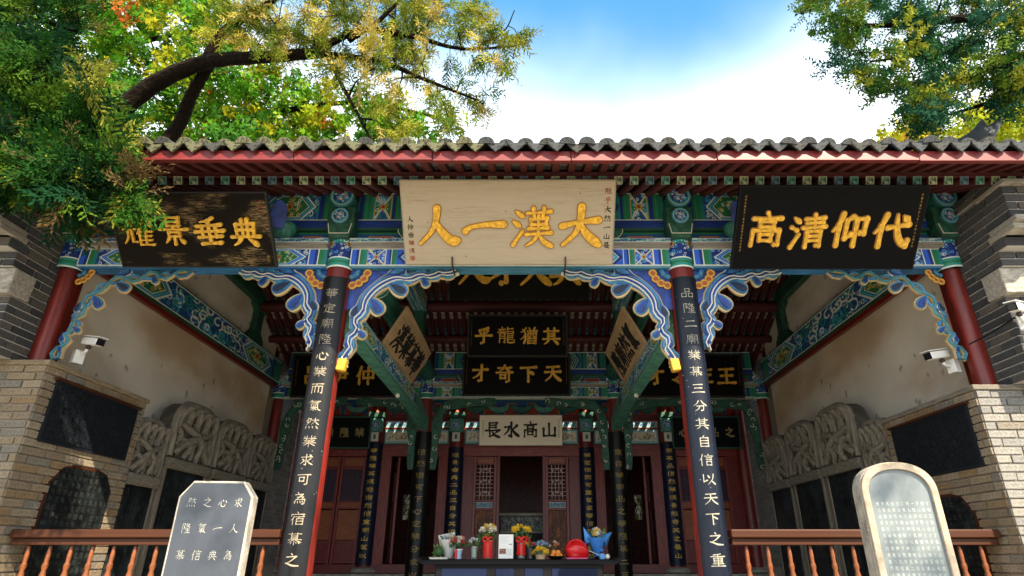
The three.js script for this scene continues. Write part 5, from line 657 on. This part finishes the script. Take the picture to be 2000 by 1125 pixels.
// ---------------------------------------------------------------- rear main hall
{
  const z = -7.32, h = thing('main_hall', 'maroon rear hall with lattice doors and dark open doorways', 'temple hall'), y0 = 0.472;
  const xs = [-4.7, -3.1, -1.38, 1.38, 3.1, 4.7];
  for (const x of xs) { const c = sub('column', h, [x, y0, z]); part('shaft', new THREE.CylinderGeometry(0.15, 0.155, 3.5, 24), P.red, c, [0, 1.85, 0]); part('column_base', new THREE.LatheGeometry([[0, 0], [0.25, 0], [0.26, 0.05], [0.2, 0.11], [0, 0.12]].map((q) => new THREE.Vector2(...q)), 20), P.stone, c); }
  for (const x of xs.slice(1, 5)) { const e = sub('beam_end', h, [x, 3.33, z + 0.2]); part('end_frame', box(0.28, 0.28, 0.1, 0.01), P.tealPale, e); part('painted_end', new THREE.PlaneGeometry(0.2, 0.2), P.t_disc, e, [0, 0, 0.0525]); part('end_tag', box(0.16, 0.19, 0.05, 0.008), P.white, e, [0, -0.245, 0.0]); part('tag_mark', box(0.05, 0.09, 0.01), P.teal, e, [0, -0.245, 0.027]); part('cap_bracket', box(0.34, 0.12, 0.12, 0.02), P.green, e, [0, 0.215, 0.0]); part('flame', new THREE.ConeGeometry(0.05, 0.16, 6), P.rust, e, [0, 0.35, 0.02]); }
  const b = (name, w, hh, d, x, y, mat, dz = 0) => part(name, box(w, hh, d, 0.004), mat, h, [x, y, z + dz]);
  for (let i = 0; i < 5; i++) {
    const a = xs[i] + 0.14, e = xs[i + 1] - 0.14, w = e - a, cx = (a + e) / 2;
    b('lintel', w, 0.22, 0.12, cx, 2.82, P.maroonLight); b('upper_lintel', w, 0.08, 0.16, cx, 3.54, P.fascia); b('threshold', w, 0.16, 0.14, cx, y0 + 0.085, P.maroon);
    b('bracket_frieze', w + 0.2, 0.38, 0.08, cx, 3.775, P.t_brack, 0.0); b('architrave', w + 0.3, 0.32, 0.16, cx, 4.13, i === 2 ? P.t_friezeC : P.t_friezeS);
    const n = Math.max(2, Math.round(w / 0.55)); for (let k = 0; k < n; k++) { const s = new THREE.Shape(); s.moveTo(-0.07, 0); s.lineTo(0.07, 0); s.quadraticCurveTo(0.2, 0.04, 0.24, 0.16); s.lineTo(0.17, 0.17); s.quadraticCurveTo(0.1, 0.1, 0, 0.1); s.quadraticCurveTo(-0.1, 0.1, -0.17, 0.17); s.lineTo(-0.24, 0.16); s.quadraticCurveTo(-0.2, 0.04, -0.07, 0); part('bracket_arm', new THREE.ExtrudeGeometry(s, { depth: 0.08, bevelEnabled: true, bevelSize: 0.006, bevelThickness: 0.006, bevelSegments: 1 }), k % 2 ? P.tealPale : P.teal, h, [a + (k + 0.5) * w / n, 3.62, z + 0.05]); }
    if (i === 0 || i === 4) continue;
    const tr = sub('transom', h, [cx, 0, z]); const np = i === 2 ? 3 : 2; // painted panels over the doors
    part('transom_board', box(w, 0.56, 0.06), P.maroon, tr, [0, 3.215, 0]);
    for (let k = 0; k < np; k++) { const pw = w / np - 0.06, px = -w / 2 + (k + 0.5) * w / np; part('panel_frame', box(pw, 0.31, 0.04, 0.006), P.tealPale, tr, [px, 3.115, 0.035]); part('painted_panel', new THREE.PlaneGeometry(pw - 0.04, 0.27), P.t_picture, tr, [px, 3.115, 0.0565]); part('carved_panel', box(pw, 0.12, 0.03), P.t_vine, tr, [px, 3.375, 0.035]); }
  }
  // centre bay: two lattice leaves standing beside the open doorway
  function leaf(cx, w, lattice, ry = 0, zz = 0.02) {
    const d = sub('door_leaf', h, [cx, 0, z + zz], [0, ry, 0]), bot = y0 + 0.17, top = 2.7, H = top - bot;
    const bar = (name, bw, bh, x, y, m = P.maroonLight, dd = 0.05, dz = 0) => part(name, box(bw, bh, dd, 0.004), m, d, [x, y, dz]);
    for (const s of [-1, 1]) bar('stile', 0.055, H, s * (w / 2 - 0.027), (bot + top) / 2);
    const rails = lattice ? [bot + 0.03, 1.66, 1.82, 2.555, top - 0.02] : [bot + 0.03, 1.05, 1.68, 1.80, 2.46, 2.5, top - 0.02];
    for (const y of rails) bar('rail', w - 0.11, 0.035, 0, y, P.maroonLight, 0.046);
    if (lattice) {
      part('carved_panel', box(w - 0.13, 0.94, 0.02), P.t_carve, d, [0, (bot + 1.66) / 2 + 0.01, 0]); part('waist_panel', box(w - 0.14, 0.10, 0.02), P.t_vine, d, [0, 1.74, 0]); part('head_panel', box(w - 0.14, 0.085, 0.02), P.brownDoor, d, [0, 2.62, 0]);
      const iw = w - 0.12, ih = 0.69, yb = 1.845; for (let k = 1; k < 5; k++) bar('lattice_bar', 0.016, ih, -iw / 2 + k * iw / 5, yb + ih / 2, P.lattice, 0.024); for (let k = 1; k < 9; k++) bar('lattice_bar', iw, 0.015, 0, yb + k * ih / 9, P.lattice, 0.02);
      for (let k = 0; k < 3; k++) for (let q = 0; q < 3; q++) part('lattice_boss', new THREE.CylinderGeometry(0.026, 0.026, 0.03, 8), P.lattice, d, [-iw / 2 + (q + 1) * iw / 4, yb + (k + 0.5) * ih / 3 + (q % 2) * 0.03, 0], [Math.PI / 2, 0, 0]);
    } else {
      part('lower_panel', box(w - 0.12, 0.56, 0.02), P.brownDoor, d, [0, 1.36, 0]); part('foot_panel', box(w - 0.12, 0.36, 0.02), P.maroon, d, [0, 0.86, 0]); part('waist_panel', box(w - 0.12, 0.09, 0.02), P.brownDoor, d, [0, 1.74, 0]); part('head_panel', box(w - 0.12, 0.15, 0.02), P.brownDoor, d, [0, 2.59, 0]); part('window_back', box(w - 0.12, 0.62, 0.01), P.deep, d, [0, 2.13, -0.012]);
      for (let k = 1; k < 14; k++) bar('window_bar', w - 0.12, 0.008, 0, 1.82 + k * 0.046, P.maroon, 0.014); for (let k = 1; k < 4; k++) bar('window_bar', 0.01, 0.64, -w / 2 + 0.06 + k * (w - 0.12) / 4, 2.13, P.maroon, 0.016);
    }
    return d;
  }
  leaf(-0.755, 0.48, true); leaf(0.745, 0.48, true);
  for (const s of [-1, 1]) {
    b('door_post', 0.06, 2.15, 0.12, s * 0.475, 1.66, P.maroon); b('wall_panel', 0.24, 2.15, 0.05, s * 1.12, 1.66, P.maroon, -0.01);
    b('door_post', 0.22, 2.15, 0.1, s * 1.63, 1.66, P.maroonLight); b('door_post', 0.22, 2.15, 0.1, s * 2.84, 1.66, P.maroonLight);
    leaf(s * 2.66, 0.5, false, s * 1.25, -0.25);
    for (const [c, w] of [[s * 3.52, 0.52], [s * 4.06, 0.52], [s * 4.36, 0.08]]) if (w > 0.2) leaf(c, w, false); else b('door_post', 0.24, 2.15, 0.1, c + s * 0.08, 1.66, P.maroon);
    part('side_wall', boxM(0.3, 4.2, 6.2), P.maroon, h, [s * 5.15, 2.3, z - 3.05]);
  }
  // back wall with narrow windows, ceiling and roof
  const s = new THREE.Shape([[-5.2, y0], [5.2, y0], [5.2, 4.4], [-5.2, 4.4]].map((q) => new THREE.Vector2(...q))); for (const [x, w] of [[-3.52, 0.2], [2.98, 0.12], [3.38, 0.22]]) s.holes.push(new THREE.Path([[x - w / 2, 1.75], [x - w / 2, 2.45], [x + w / 2, 2.45], [x + w / 2, 1.75]].map((q) => new THREE.Vector2(...q))));
  part('back_wall', new THREE.ExtrudeGeometry(s, { depth: 0.2, bevelEnabled: false }), P.maroon, h, [0, 0, -13.3]);
  for (const [x, w] of [[-3.52, 0.2], [2.98, 0.12], [3.38, 0.22]]) for (let k = 1; k < 5; k++) part('window_bar', box(w, 0.018, 0.03), P.maroon, h, [x, 1.75 + k * 0.14, -13.12]);
  part('ceiling', boxM(10.4, 0.1, 6.2), P.maroon, h, [0, 4.45, z - 3.0]);
  const rf = sub('roof', h); part('roof_slope', boxM(11.4, 0.16, 4.6), P.tile, rf, [0, 5.3, z - 1.3], [0.5, 0, 0]); part('roof_slope', boxM(11.4, 0.16, 4.6), P.tile, rf, [0, 5.3, z - 5.28], [-0.5, 0, 0]); part('roof_ridge', box(11, 0.5, 0.3, 0.03), P.tile, rf, [0, 6.5, z - 3.27]);
  for (let i = -30; i <= 30; i++) part('rafter', box(0.07, 0.07, 1.1), P.rafter, rf, [i * 0.17, 4.28, z + 0.3], [0.45, 0, 0]);
  shade(h);
  // plaques and couplets on this front
  plaque({ label: 'pale cream plaque with dark carved characters above the doorway', chars: '長水高山', w: 1.76, h: 0.64, c: V3(-0.01, 3.2, z + 0.32), tilt: 0.14, size: 0.34, mat: P.cream, face: flatTex(1024, 372, '#efe4cb', ['#a58d66', '#f4e8cf', '#b8a27c'], (x) => { smallScript(x, 985, 40, 9, 20, ['#8a7a5c']); smallScript(x, 40, 60, 8, 20, ['#9a8a6c']); }), charMat: P.ink, depth: 0.012 });
  for (const q of [-1, 1]) plaque({ label: q < 0 ? 'dark green plaque with faint gold script over the closed doors, slate stele side' : 'dark green plaque with faint gold script over the closed doors, round topped stele side', chars: q < 0 ? '定廟隆業' : '心華品之', w: 1.44, h: 0.66, c: V3(q * 3.9, 3.17, z + 0.24), tilt: 0.12, size: 0.2, mat: P.green, face: flatTex(512, 240, '#0c1513', ['#20302a', '#000']), charMat: M(0.34, 0.26, 0.10, 0.5), frame: P.green });
  const mk = (s) => coupletTex(s, 160, 1216, '#131c33', '#d9b24c', 62, 80, 90, 0.85);
  ['華隆業慕漢龍宿然信重廟山氣以', '耀景垂典二品三自分其清仰代高', '業定宿而可重氣求華信隆大為然', '廟慕品信然業漢景龍奇其之長山'].forEach((t, i) => coupletBoard(xs[i + 1], z, 0.175, 2.3, y0 + 0.15, i % 3 ? 2.88 : 2.98, mk(t), ['gold lettered navy couplet board between closed doors and open doorway, slate stele side', 'gold lettered navy couplet board beside lattice door, slate stele side', 'gold lettered navy couplet board beside lattice door, round topped stele side', 'gold lettered navy couplet board between closed doors and open doorway, round topped stele side'][i], 'couplet boards on the rear hall front', 0.4));
  // dark carved altar seen through the doorway
  const a = thing('incense_altar', 'dark carved altar standing just inside the central doorway', 'altar', [0.02, y0, z - 0.75]);
  part('top', box(1.0, 0.06, 0.45, 0.01), P.stone, a, [0, 1.12, 0]); part('carved_front', box(0.9, 0.3, 0.4), new THREE.MeshStandardMaterial({ roughness: 0.5, map: canvasTex(512, 128, (x, w, hh) => { x.fillStyle = '#101512'; x.fillRect(0, 0, w, hh); scrolls(x, 0, 10, w, hh - 20, 70, ['#7d8a80', '#4a5850', '#a8a890'], 22, 4); }) }), a, [0, 0.93, 0]); part('body', box(0.8, 0.76, 0.36, 0.01), P.black, a, [0, 0.39, 0]); part('molding', box(0.94, 0.04, 0.43, 0.008), P.stone, a, [0, 0.77, 0]);
  const gw = thing('garden_wall', 'plain brick garden wall behind the rear hall shrub', 'wall', [0, 0, -15.6]); part('wall_core', boxM(14, 4.2, 0.3), tanBricks[3], gw, [0, 1.4, 0]); part('coping', boxM(14.2, 0.12, 0.4), P.tile, gw, [0, 3.56, 0]);
  const sh = thing('garden_shrub', 'sunlit yellow green shrub seen through slits of the back wall', 'shrub', [0, 0, -13.95]); const l = []; for (let i = 0; i < 1800; i++) { const q = leafG.clone(); q.scale(0.24, 0.34, 1); q.rotateX(rr(-1, 1)); q.rotateY(rr(0, 6)); q.translate(rr(-4.4, 4.4), rr(0.6, 3.2), rr(-0.4, 0.4)); l.push(q); } part('foliage', merged(l), M(0.14, 0.19, 0.01, 0.8), sh); for (let i = 0; i < 9; i++) part('stem', tube([V3(-4 + i, -0.7, 0), V3(-4 + i + 0.1, 1, 0), V3(-4 + i - 0.1, 2.6, 0)], 0.03, 8, 5), P.carvedDark, sh);
}
// ---------------------------------------------------------------- trees
const barkTex = wornTex.clone(); barkTex.repeat.set(6, 2); const bark = new THREE.MeshPhysicalMaterial({ color: lin(0.016, 0.011, 0.007), roughness: 0.95, specularIntensity: 0.1, map: barkTex, bumpMap: barkTex, bumpScale: 0.03 });
function blade(list, a, b, w, nrm) { const d = b.clone().sub(a), s = d.clone().cross(nrm).normalize().multiplyScalar(w), m = a.clone().lerp(b, 0.45); list.push(a, m.clone().add(s), b, a, b, m.clone().sub(s)); }
const toGeo = (pts) => { const g = new THREE.BufferGeometry().setFromPoints(pts); g.computeVertexNormals(); g.setAttribute('uv', new THREE.Float32BufferAttribute(new Float32Array(pts.length * 2), 2)); return g; };
const junGeo = [0, 1].map(() => { // feathery scale-leaf spray, one unit long
  const p = []; for (let i = 0; i < 11; i++) { const t = 0.08 + i * 0.082, s = i % 2 ? 1 : -1, c = V3(0, t, 0.06 * Math.sin(i * 1.7)), L = 0.34 * (1 - t * 0.55), dir = V3(s * 0.75, 0.66, rr(-0.45, 0.45)).normalize(), n = V3(rr(-0.3, 0.3), 0.1, 1).normalize();
    blade(p, c, c.clone().addScaledVector(dir, L), 0.035, n); for (let k = 0; k < 3; k++) { const q = c.clone().addScaledVector(dir, L * (0.3 + 0.25 * k)); const d2 = V3(dir.x + rr(-0.7, 0.7), dir.y + 0.3, dir.z + rr(-0.8, 0.8)).normalize(); blade(p, q, q.clone().addScaledVector(d2, 0.15), 0.026, V3(rr(-1, 1), rr(-0.3, 0.3), 1).normalize()); } }
  blade(p, V3(0, 0, 0), V3(0, 1.04, 0), 0.02, V3(0, 0, 1)); return toGeo(p); });
const broadGeo = [0, 1].map(() => { // twig with pointed lobed leaves
  const p = []; for (let i = 0; i < 8; i++) { const t = 0.15 + i * 0.11, a = i * 2.4, c = V3(0, t, 0), d = V3(Math.cos(a), 0.25 + rr(-0.4, 0.3), Math.sin(a)).normalize(), n = V3(rr(-0.5, 0.5), 1, rr(-0.5, 0.5)).normalize(), tip = c.clone().addScaledVector(d, 0.5), side = d.clone().cross(n).normalize(), q = c.clone().addScaledVector(d, 0.14); blade(p, q, tip, 0.085, n); for (const s of [-1, 1]) blade(p, q, q.clone().addScaledVector(d, 0.2).addScaledVector(side, s * 0.24), 0.06, n); }
  blade(p, V3(0, 0, 0), V3(0, 1, 0), 0.014, V3(0, 0, 1)); return toGeo(p); });
const smallGeo = [0, 1].map(() => { const p = []; for (let i = 0; i < 16; i++) { const t = 0.05 + i * 0.06, a = i * 2.4, c = V3(0, t, 0), d = V3(Math.cos(a), 0.35, Math.sin(a)).normalize(); blade(p, c, c.clone().addScaledVector(d, 0.27), 0.06, V3(rr(-0.6, 0.6), 1, rr(-0.6, 0.6)).normalize()); } blade(p, V3(0, 0, 0), V3(0, 1, 0), 0.014, V3(0, 0, 1)); return toGeo(p); });
const leafMat = new THREE.MeshPhysicalMaterial({ color: lin(1, 1, 1), roughness: 0.8, transmission: 0.3, thickness: 0, side: THREE.DoubleSide, specularIntensity: 0.08 });
const inPoly = (p, x, y) => { let c = false; for (let i = 0, j = p.length - 1; i < p.length; j = i++) if ((p[i][1] > y) !== (p[j][1] > y) && x < (p[j][0] - p[i][0]) * (y - p[i][1]) / (p[j][1] - p[i][1]) + p[i][0]) c = !c; return c; };
function fill(poly, Z0, Z1, n) { const xs = poly.map((q) => q[0]), ys = poly.map((q) => q[1]), out = []; let guard = 0; while (out.length < n && guard++ < 20000) { const x = rr(Math.min(...xs), Math.max(...xs)), y = rr(Math.min(...ys), Math.max(...ys)); if (inPoly(poly, x, y)) out.push(at(x, y, rr(Z0, Z1))); } return out; }
function tree(name, label, cat, limbs, clusters, { geo, per, size, rad, colors, droop = 0.3, group, hang = 0 }) {
  const g = thing(name, label, cat, [limbs[0][0][0].x, limbs[0][0][0].y, limbs[0][0][0].z]); const o = g.position.clone(), skel = [];
  limbs.forEach(([pts, r0, r1], i) => { const rel = pts.map((p) => p.clone().sub(o)); part(i ? 'limb' : 'trunk', taper(rel, r0, r1, 22, 9, 0.08), bark, g); const c = new THREE.CatmullRomCurve3(rel); for (let k = 4; k <= 24; k++) skel.push([c.getPoint(k / 24), lerp(r0, r1, k / 24)]); });
  const twigs = [], mats = [], cols = [], m4 = new THREE.Matrix4(), q = new THREE.Quaternion(), up = V3(0, 1, 0), sorted = clusters.map((c) => c.clone().sub(o)).map((c) => [c, Math.min(...skel.map((s) => s[0].distanceTo(c)))]).sort((a, b) => a[1] - b[1]);
  const tips = [[], []];
  for (const [c] of sorted) {
    let best = skel[0], bd = 1e9; for (const s of skel) { const d = s[0].distanceTo(c); if (d < bd) { bd = d; best = s; } }
    const mid = best[0].clone().lerp(c, 0.5).add(V3(rr(-0.12, 0.12) * bd, 0.12 * bd, rr(-0.12, 0.12) * bd)); twigs.push(taper([best[0], mid, c], Math.min(best[1] * 0.6, 0.009 + bd * 0.022), 0.006, 6, 5));
    skel.push([mid, 0.01], [c, 0.006]);
    const axis = c.clone().sub(best[0]).normalize(), tone = geo === broadGeo && rnd() < 0.035 ? [0.38, 0.11, 0.02] : colors[Math.floor(Math.pow(rnd(), 1.4) * colors.length)];
    for (let k = 0; k < per; k++) {
      const dir = V3(rr(-1, 1), rr(-1, 1), rr(-1, 1)).normalize().addScaledVector(axis, 0.9).add(V3(0, -droop, 0)).normalize(), p = c.clone().addScaledVector(V3(rr(-1, 1), rr(-1, 1) - hang, rr(-1, 1)), rad * Math.pow(rnd(), 0.7));
      q.setFromUnitVectors(up, dir); q.multiply(new THREE.Quaternion().setFromAxisAngle(up, rr(0, 6.28))); const s = size * rr(0.7, 1.35); m4.compose(p, q, V3(s, s, s));
      const base = rnd() < 0.8 ? tone : colors[Math.floor(Math.pow(rnd(), 1.5) * colors.length)], f = rr(0.8, 1.25); tips[rnd() < 0.5 ? 0 : 1].push([m4.clone(), lin(base[0] * f, base[1] * f, base[2] * f)]);
    }
    if (rnd() < 0.7) { const e = c.clone().add(V3(rr(-1, 1), rr(-0.8, 0.5), rr(-1, 1)).multiplyScalar(rad)); twigs.push(taper([c, c.clone().lerp(e, 0.5).add(V3(0, 0.03, 0)), e], 0.006, 0.003, 4, 4)); }
  }
  tag(part('twigs', merged(twigs), bark, g), 'thin branching twigs', undefined, undefined, 'stuff');
  tips.forEach((list, i) => { const im = new THREE.InstancedMesh(geo[i], leafMat, list.length); im.name = 'crown'; list.forEach(([m, c], k) => { im.setMatrixAt(k, m); im.setColorAt(k, c); }); im.castShadow = im.receiveShadow = true; tag(im, 'leafy crown', undefined, undefined, 'stuff'); g.add(im); });
  return g;
}
const W3 = (...a) => a.map((q) => V3(...q));
const jun = [[0.012, 0.055, 0.008], [0.007, 0.04, 0.014], [0.025, 0.085, 0.008], [0.006, 0.032, 0.01], [0.07, 0.14, 0.012], [0.22, 0.23, 0.03], [0.10, 0.065, 0.025]];
const junGold = [[0.12, 0.17, 0.015], [0.26, 0.26, 0.03], [0.06, 0.11, 0.015], [0.42, 0.35, 0.06], [0.18, 0.22, 0.02], [0.46, 0.37, 0.10]];
const broad = [[0.06, 0.19, 0.008], [0.11, 0.23, 0.008], [0.035, 0.12, 0.012], [0.2, 0.26, 0.01], [0.28, 0.28, 0.01]];
const dark = [[0.02, 0.085, 0.03], [0.014, 0.065, 0.035], [0.045, 0.11, 0.015], [0.09, 0.15, 0.015], [0.018, 0.075, 0.045], [0.2, 0.22, 0.02]];
// cypress whose heavy limb reaches over the roof
tree('cypress_tree', 'old cypress with a heavy limb arching over the tiled roof', 'tree', [
  [[V3(-5.9, -0.75, -1.4), V3(-5.7, 2.5, -1.3), at(200, 330, 6.7), at(240, 205, 6.5)], 0.28, 0.13], [[at(225, 225, 6.5), at(300, 165, 6.4), at(400, 122, 6.2), at(500, 112, 6.0), at(620, 104, 5.9)], 0.125, 0.07],
  [[at(610, 105, 5.9), at(700, 60, 5.8), at(800, 70, 5.7), at(900, 95, 5.6), at(1010, 90, 5.5)], 0.055, 0.01], [[at(620, 106, 5.9), at(740, 120, 5.8), at(830, 155, 5.6), at(930, 195, 5.5)], 0.05, 0.012], [[at(640, 105, 5.9), at(670, 170, 5.8), at(700, 225, 5.7), at(725, 275, 5.7)], 0.035, 0.012], [[at(400, 122, 6.2), at(440, 60, 6.1), at(520, 10, 6.0), at(600, -60, 5.9)], 0.08, 0.03],
  [[at(312, 295, 6.9), at(352, 240, 6.8), at(372, 190, 6.6), at(410, 125, 6.3)], 0.10, 0.07], [[at(680, 80, 5.8), at(740, 40, 5.7), at(800, -20, 5.6)], 0.04, 0.015], [[at(930, 95, 5.55), at(985, 60, 5.5), at(1005, 20, 5.45)], 0.014, 0.006]],
  [...fill([[385, 0], [640, -30], [960, -20], [945, 60], [820, 110], [700, 120], [560, 95], [420, 95]], 5.4, 6.2, 100), ...fill([[640, 110], [900, 95], [960, 200], [880, 245], [760, 270], [640, 240]], 5.4, 6.1, 34), ...fill([[930, 60], [1020, 50], [1035, 90], [1010, 130], [930, 110]], 5.4, 5.6, 12), ...fill([[440, 20], [620, 20], [640, 100], [470, 105]], 5.6, 6.2, 22)],
  { geo: junGeo, per: 11, size: 0.22, rad: 0.13, colors: junGold, droop: 0.55, hang: 0.3 });
// juniper boughs hanging in front of the eave
tree('juniper_tree', 'dark green juniper with boughs hanging before the weathered dark plaque', 'tree', [
  [[V3(-6.2, -0.75, 2.3), V3(-6.1, 2, 2.2), V3(-5.9, 4.2, 2.0), V3(-5.6, 5.6, 1.8)], 0.24, 0.1], [[V3(-6.05, 3.2, 2.15), at(40, 250, 4.1), at(130, 275, 4.1), at(215, 330, 4.05)], 0.08, 0.02], [[V3(-6.0, 3.8, 2.1), at(60, 150, 4.2), at(150, 160, 4.2), at(230, 215, 4.2)], 0.07, 0.02], [[V3(-5.9, 4.4, 2.0), at(60, 40, 4.3), at(150, 60, 4.3)], 0.05, 0.02]],
  [...fill([[-40, 120], [120, 80], [185, 140], [225, 235], [225, 300], [180, 330], [60, 350], [-40, 380]], 3.6, 4.5, 96), ...fill([[40, 300], [205, 300], [272, 372], [235, 392], [180, 365], [150, 425], [110, 385], [40, 355]], 3.7, 4.15, 46), ...fill([[-40, -20], [160, -20], [150, 110], [-40, 140]], 4.0, 4.6, 34)],
  { geo: junGeo, per: 14, size: 0.24, rad: 0.11, colors: jun, droop: 0.35 });
// broadleaf trees behind the roof
tree('maple_tree', 'yellow green maple behind the roof next to the cypress limb', 'tree', [
  [[V3(-7.4, -0.75, -5), V3(-7.2, 4, -4.6), at(120, 120, 9.6), at(150, -20, 9.2)], 0.28, 0.14], [[at(120, 150, 9.6), at(250, 90, 9.4), at(380, 60, 9.2)], 0.1, 0.03], [[at(100, 250, 9.8), at(300, 230, 9.5), at(520, 220, 9.3), at(700, 200, 9.2), at(860, 230, 9.2)], 0.1, 0.03]],
  [...fill([[140, -20], [400, -20], [470, 60], [540, 140], [560, 200], [520, 285], [230, 300], [150, 200], [60, 120]], 8.4, 9.9, 150), ...fill([[520, 150], [640, 160], [760, 190], [900, 230], [900, 290], [420, 292]], 8.8, 9.9, 60)],
  { geo: broadGeo, per: 17, size: 0.24, rad: 0.42, colors: broad, droop: 0.15 });
tree('small_leaved_tree', 'dark small leaved tree overhanging the roof end above the glossy black plaque', 'tree', [
  [[V3(7.2, -0.75, 1.2), V3(7.0, 3, 1.1), V3(6.6, 5.4, 0.9), V3(6.0, 7.2, 0.8)], 0.26, 0.12], [[V3(6.75, 4.8, 1.0), at(2000, 110, 4.9), at(1880, 160, 4.8), at(1780, 190, 4.7)], 0.07, 0.012], [[V3(6.5, 5.6, 0.9), at(1950, 40, 4.9), at(1830, 40, 4.8), at(1700, 50, 4.7), at(1610, 30, 4.6)], 0.08, 0.012], [[V3(6.8, 4.4, 1.0), at(2000, 185, 5.0), at(1920, 205, 4.9), at(1850, 225, 4.9)], 0.05, 0.012], [[at(1860, 100, 4.8), at(1780, 110, 4.7), at(1700, 120, 4.7)], 0.03, 0.01]],
  [...fill([[1580, -30], [2030, -30], [2030, 150], [1900, 150], [1800, 190], [1740, 180], [1650, 135], [1600, 70]], 4.3, 5.3, 100), ...fill([[1740, 170], [1860, 150], [1880, 210], [1800, 240], [1750, 232]], 4.4, 5.0, 20), ...fill([[1880, 150], [2030, 140], [2030, 200], [1900, 210]], 4.6, 5.2, 16)],
  { geo: smallGeo, per: 22, size: 0.16, rad: 0.18, colors: dark, droop: 0.1 });
tree('ginkgo_tree', 'bright yellow green tree rising low behind the roof end', 'tree', [
  [[V3(11, -0.75, -4.5), V3(10.9, 3, -4.3), V3(10.6, 5.6, -4.0)], 0.22, 0.1], [[V3(10.8, 4.4, -4.1), at(1900, 270, 9.6), at(1760, 275, 9.4)], 0.07, 0.02]],
  fill([[1715, 285], [1765, 252], [1850, 255], [1920, 205], [2040, 165], [2040, 300], [1720, 310]], 8.8, 10, 64), { geo: broadGeo, per: 18, size: 0.2, rad: 0.34, colors: [[0.30, 0.34, 0.015], [0.36, 0.36, 0.02], [0.22, 0.30, 0.015], [0.42, 0.34, 0.02]], droop: 0.1 });
// courtyard tree beside the camera whose high crown dapples the front of the hall
{
  const cl = []; for (let i = 0; i < 30; i++) { const x = rr(2.6, 5.0), z = rr(5.2, 9.4), y = rr(6.6, 8.8); if (Math.hypot((x - 3.8) / 1.5, (z - 7.2) / 2.4, (y - 7.7) / 1.3) < 1) cl.push(V3(x, y, z)); }
  for (let i = 0; i < 1; i++) cl.push(V3(rr(-2.6, -1.6), rr(6.8, 8.2), rr(5.8, 8)));
  cl.push(V3(1.22, 7, 6.45), V3(1.72, 6.95, 7.1), V3(5.93, 7, 6.3), V3(6.5, 7.1, 7.05));
  tree('courtyard_tree', 'courtyard tree whose crown dapples the sunlight on the stelae', 'tree', [
    [W3([7.6, -0.75, 9.5], [7.4, 3, 9.2], [6.6, 5.4, 8.6], [5.4, 7.2, 7.6]), 0.28, 0.1], [W3([6.9, 5, 8.7], [4.6, 6.6, 7.8], [2.2, 7.4, 7.5], [0.4, 7.6, 7.6]), 0.09, 0.02], [W3([6.3, 6, 8.3], [5.6, 7.2, 6.8], [4.6, 7.8, 5.8]), 0.09, 0.03]],
    cl, { geo: broadGeo, per: 10, size: 0.2, rad: 0.26, colors: broad, droop: 0.15 });
}
renderer.render(scene, camera);
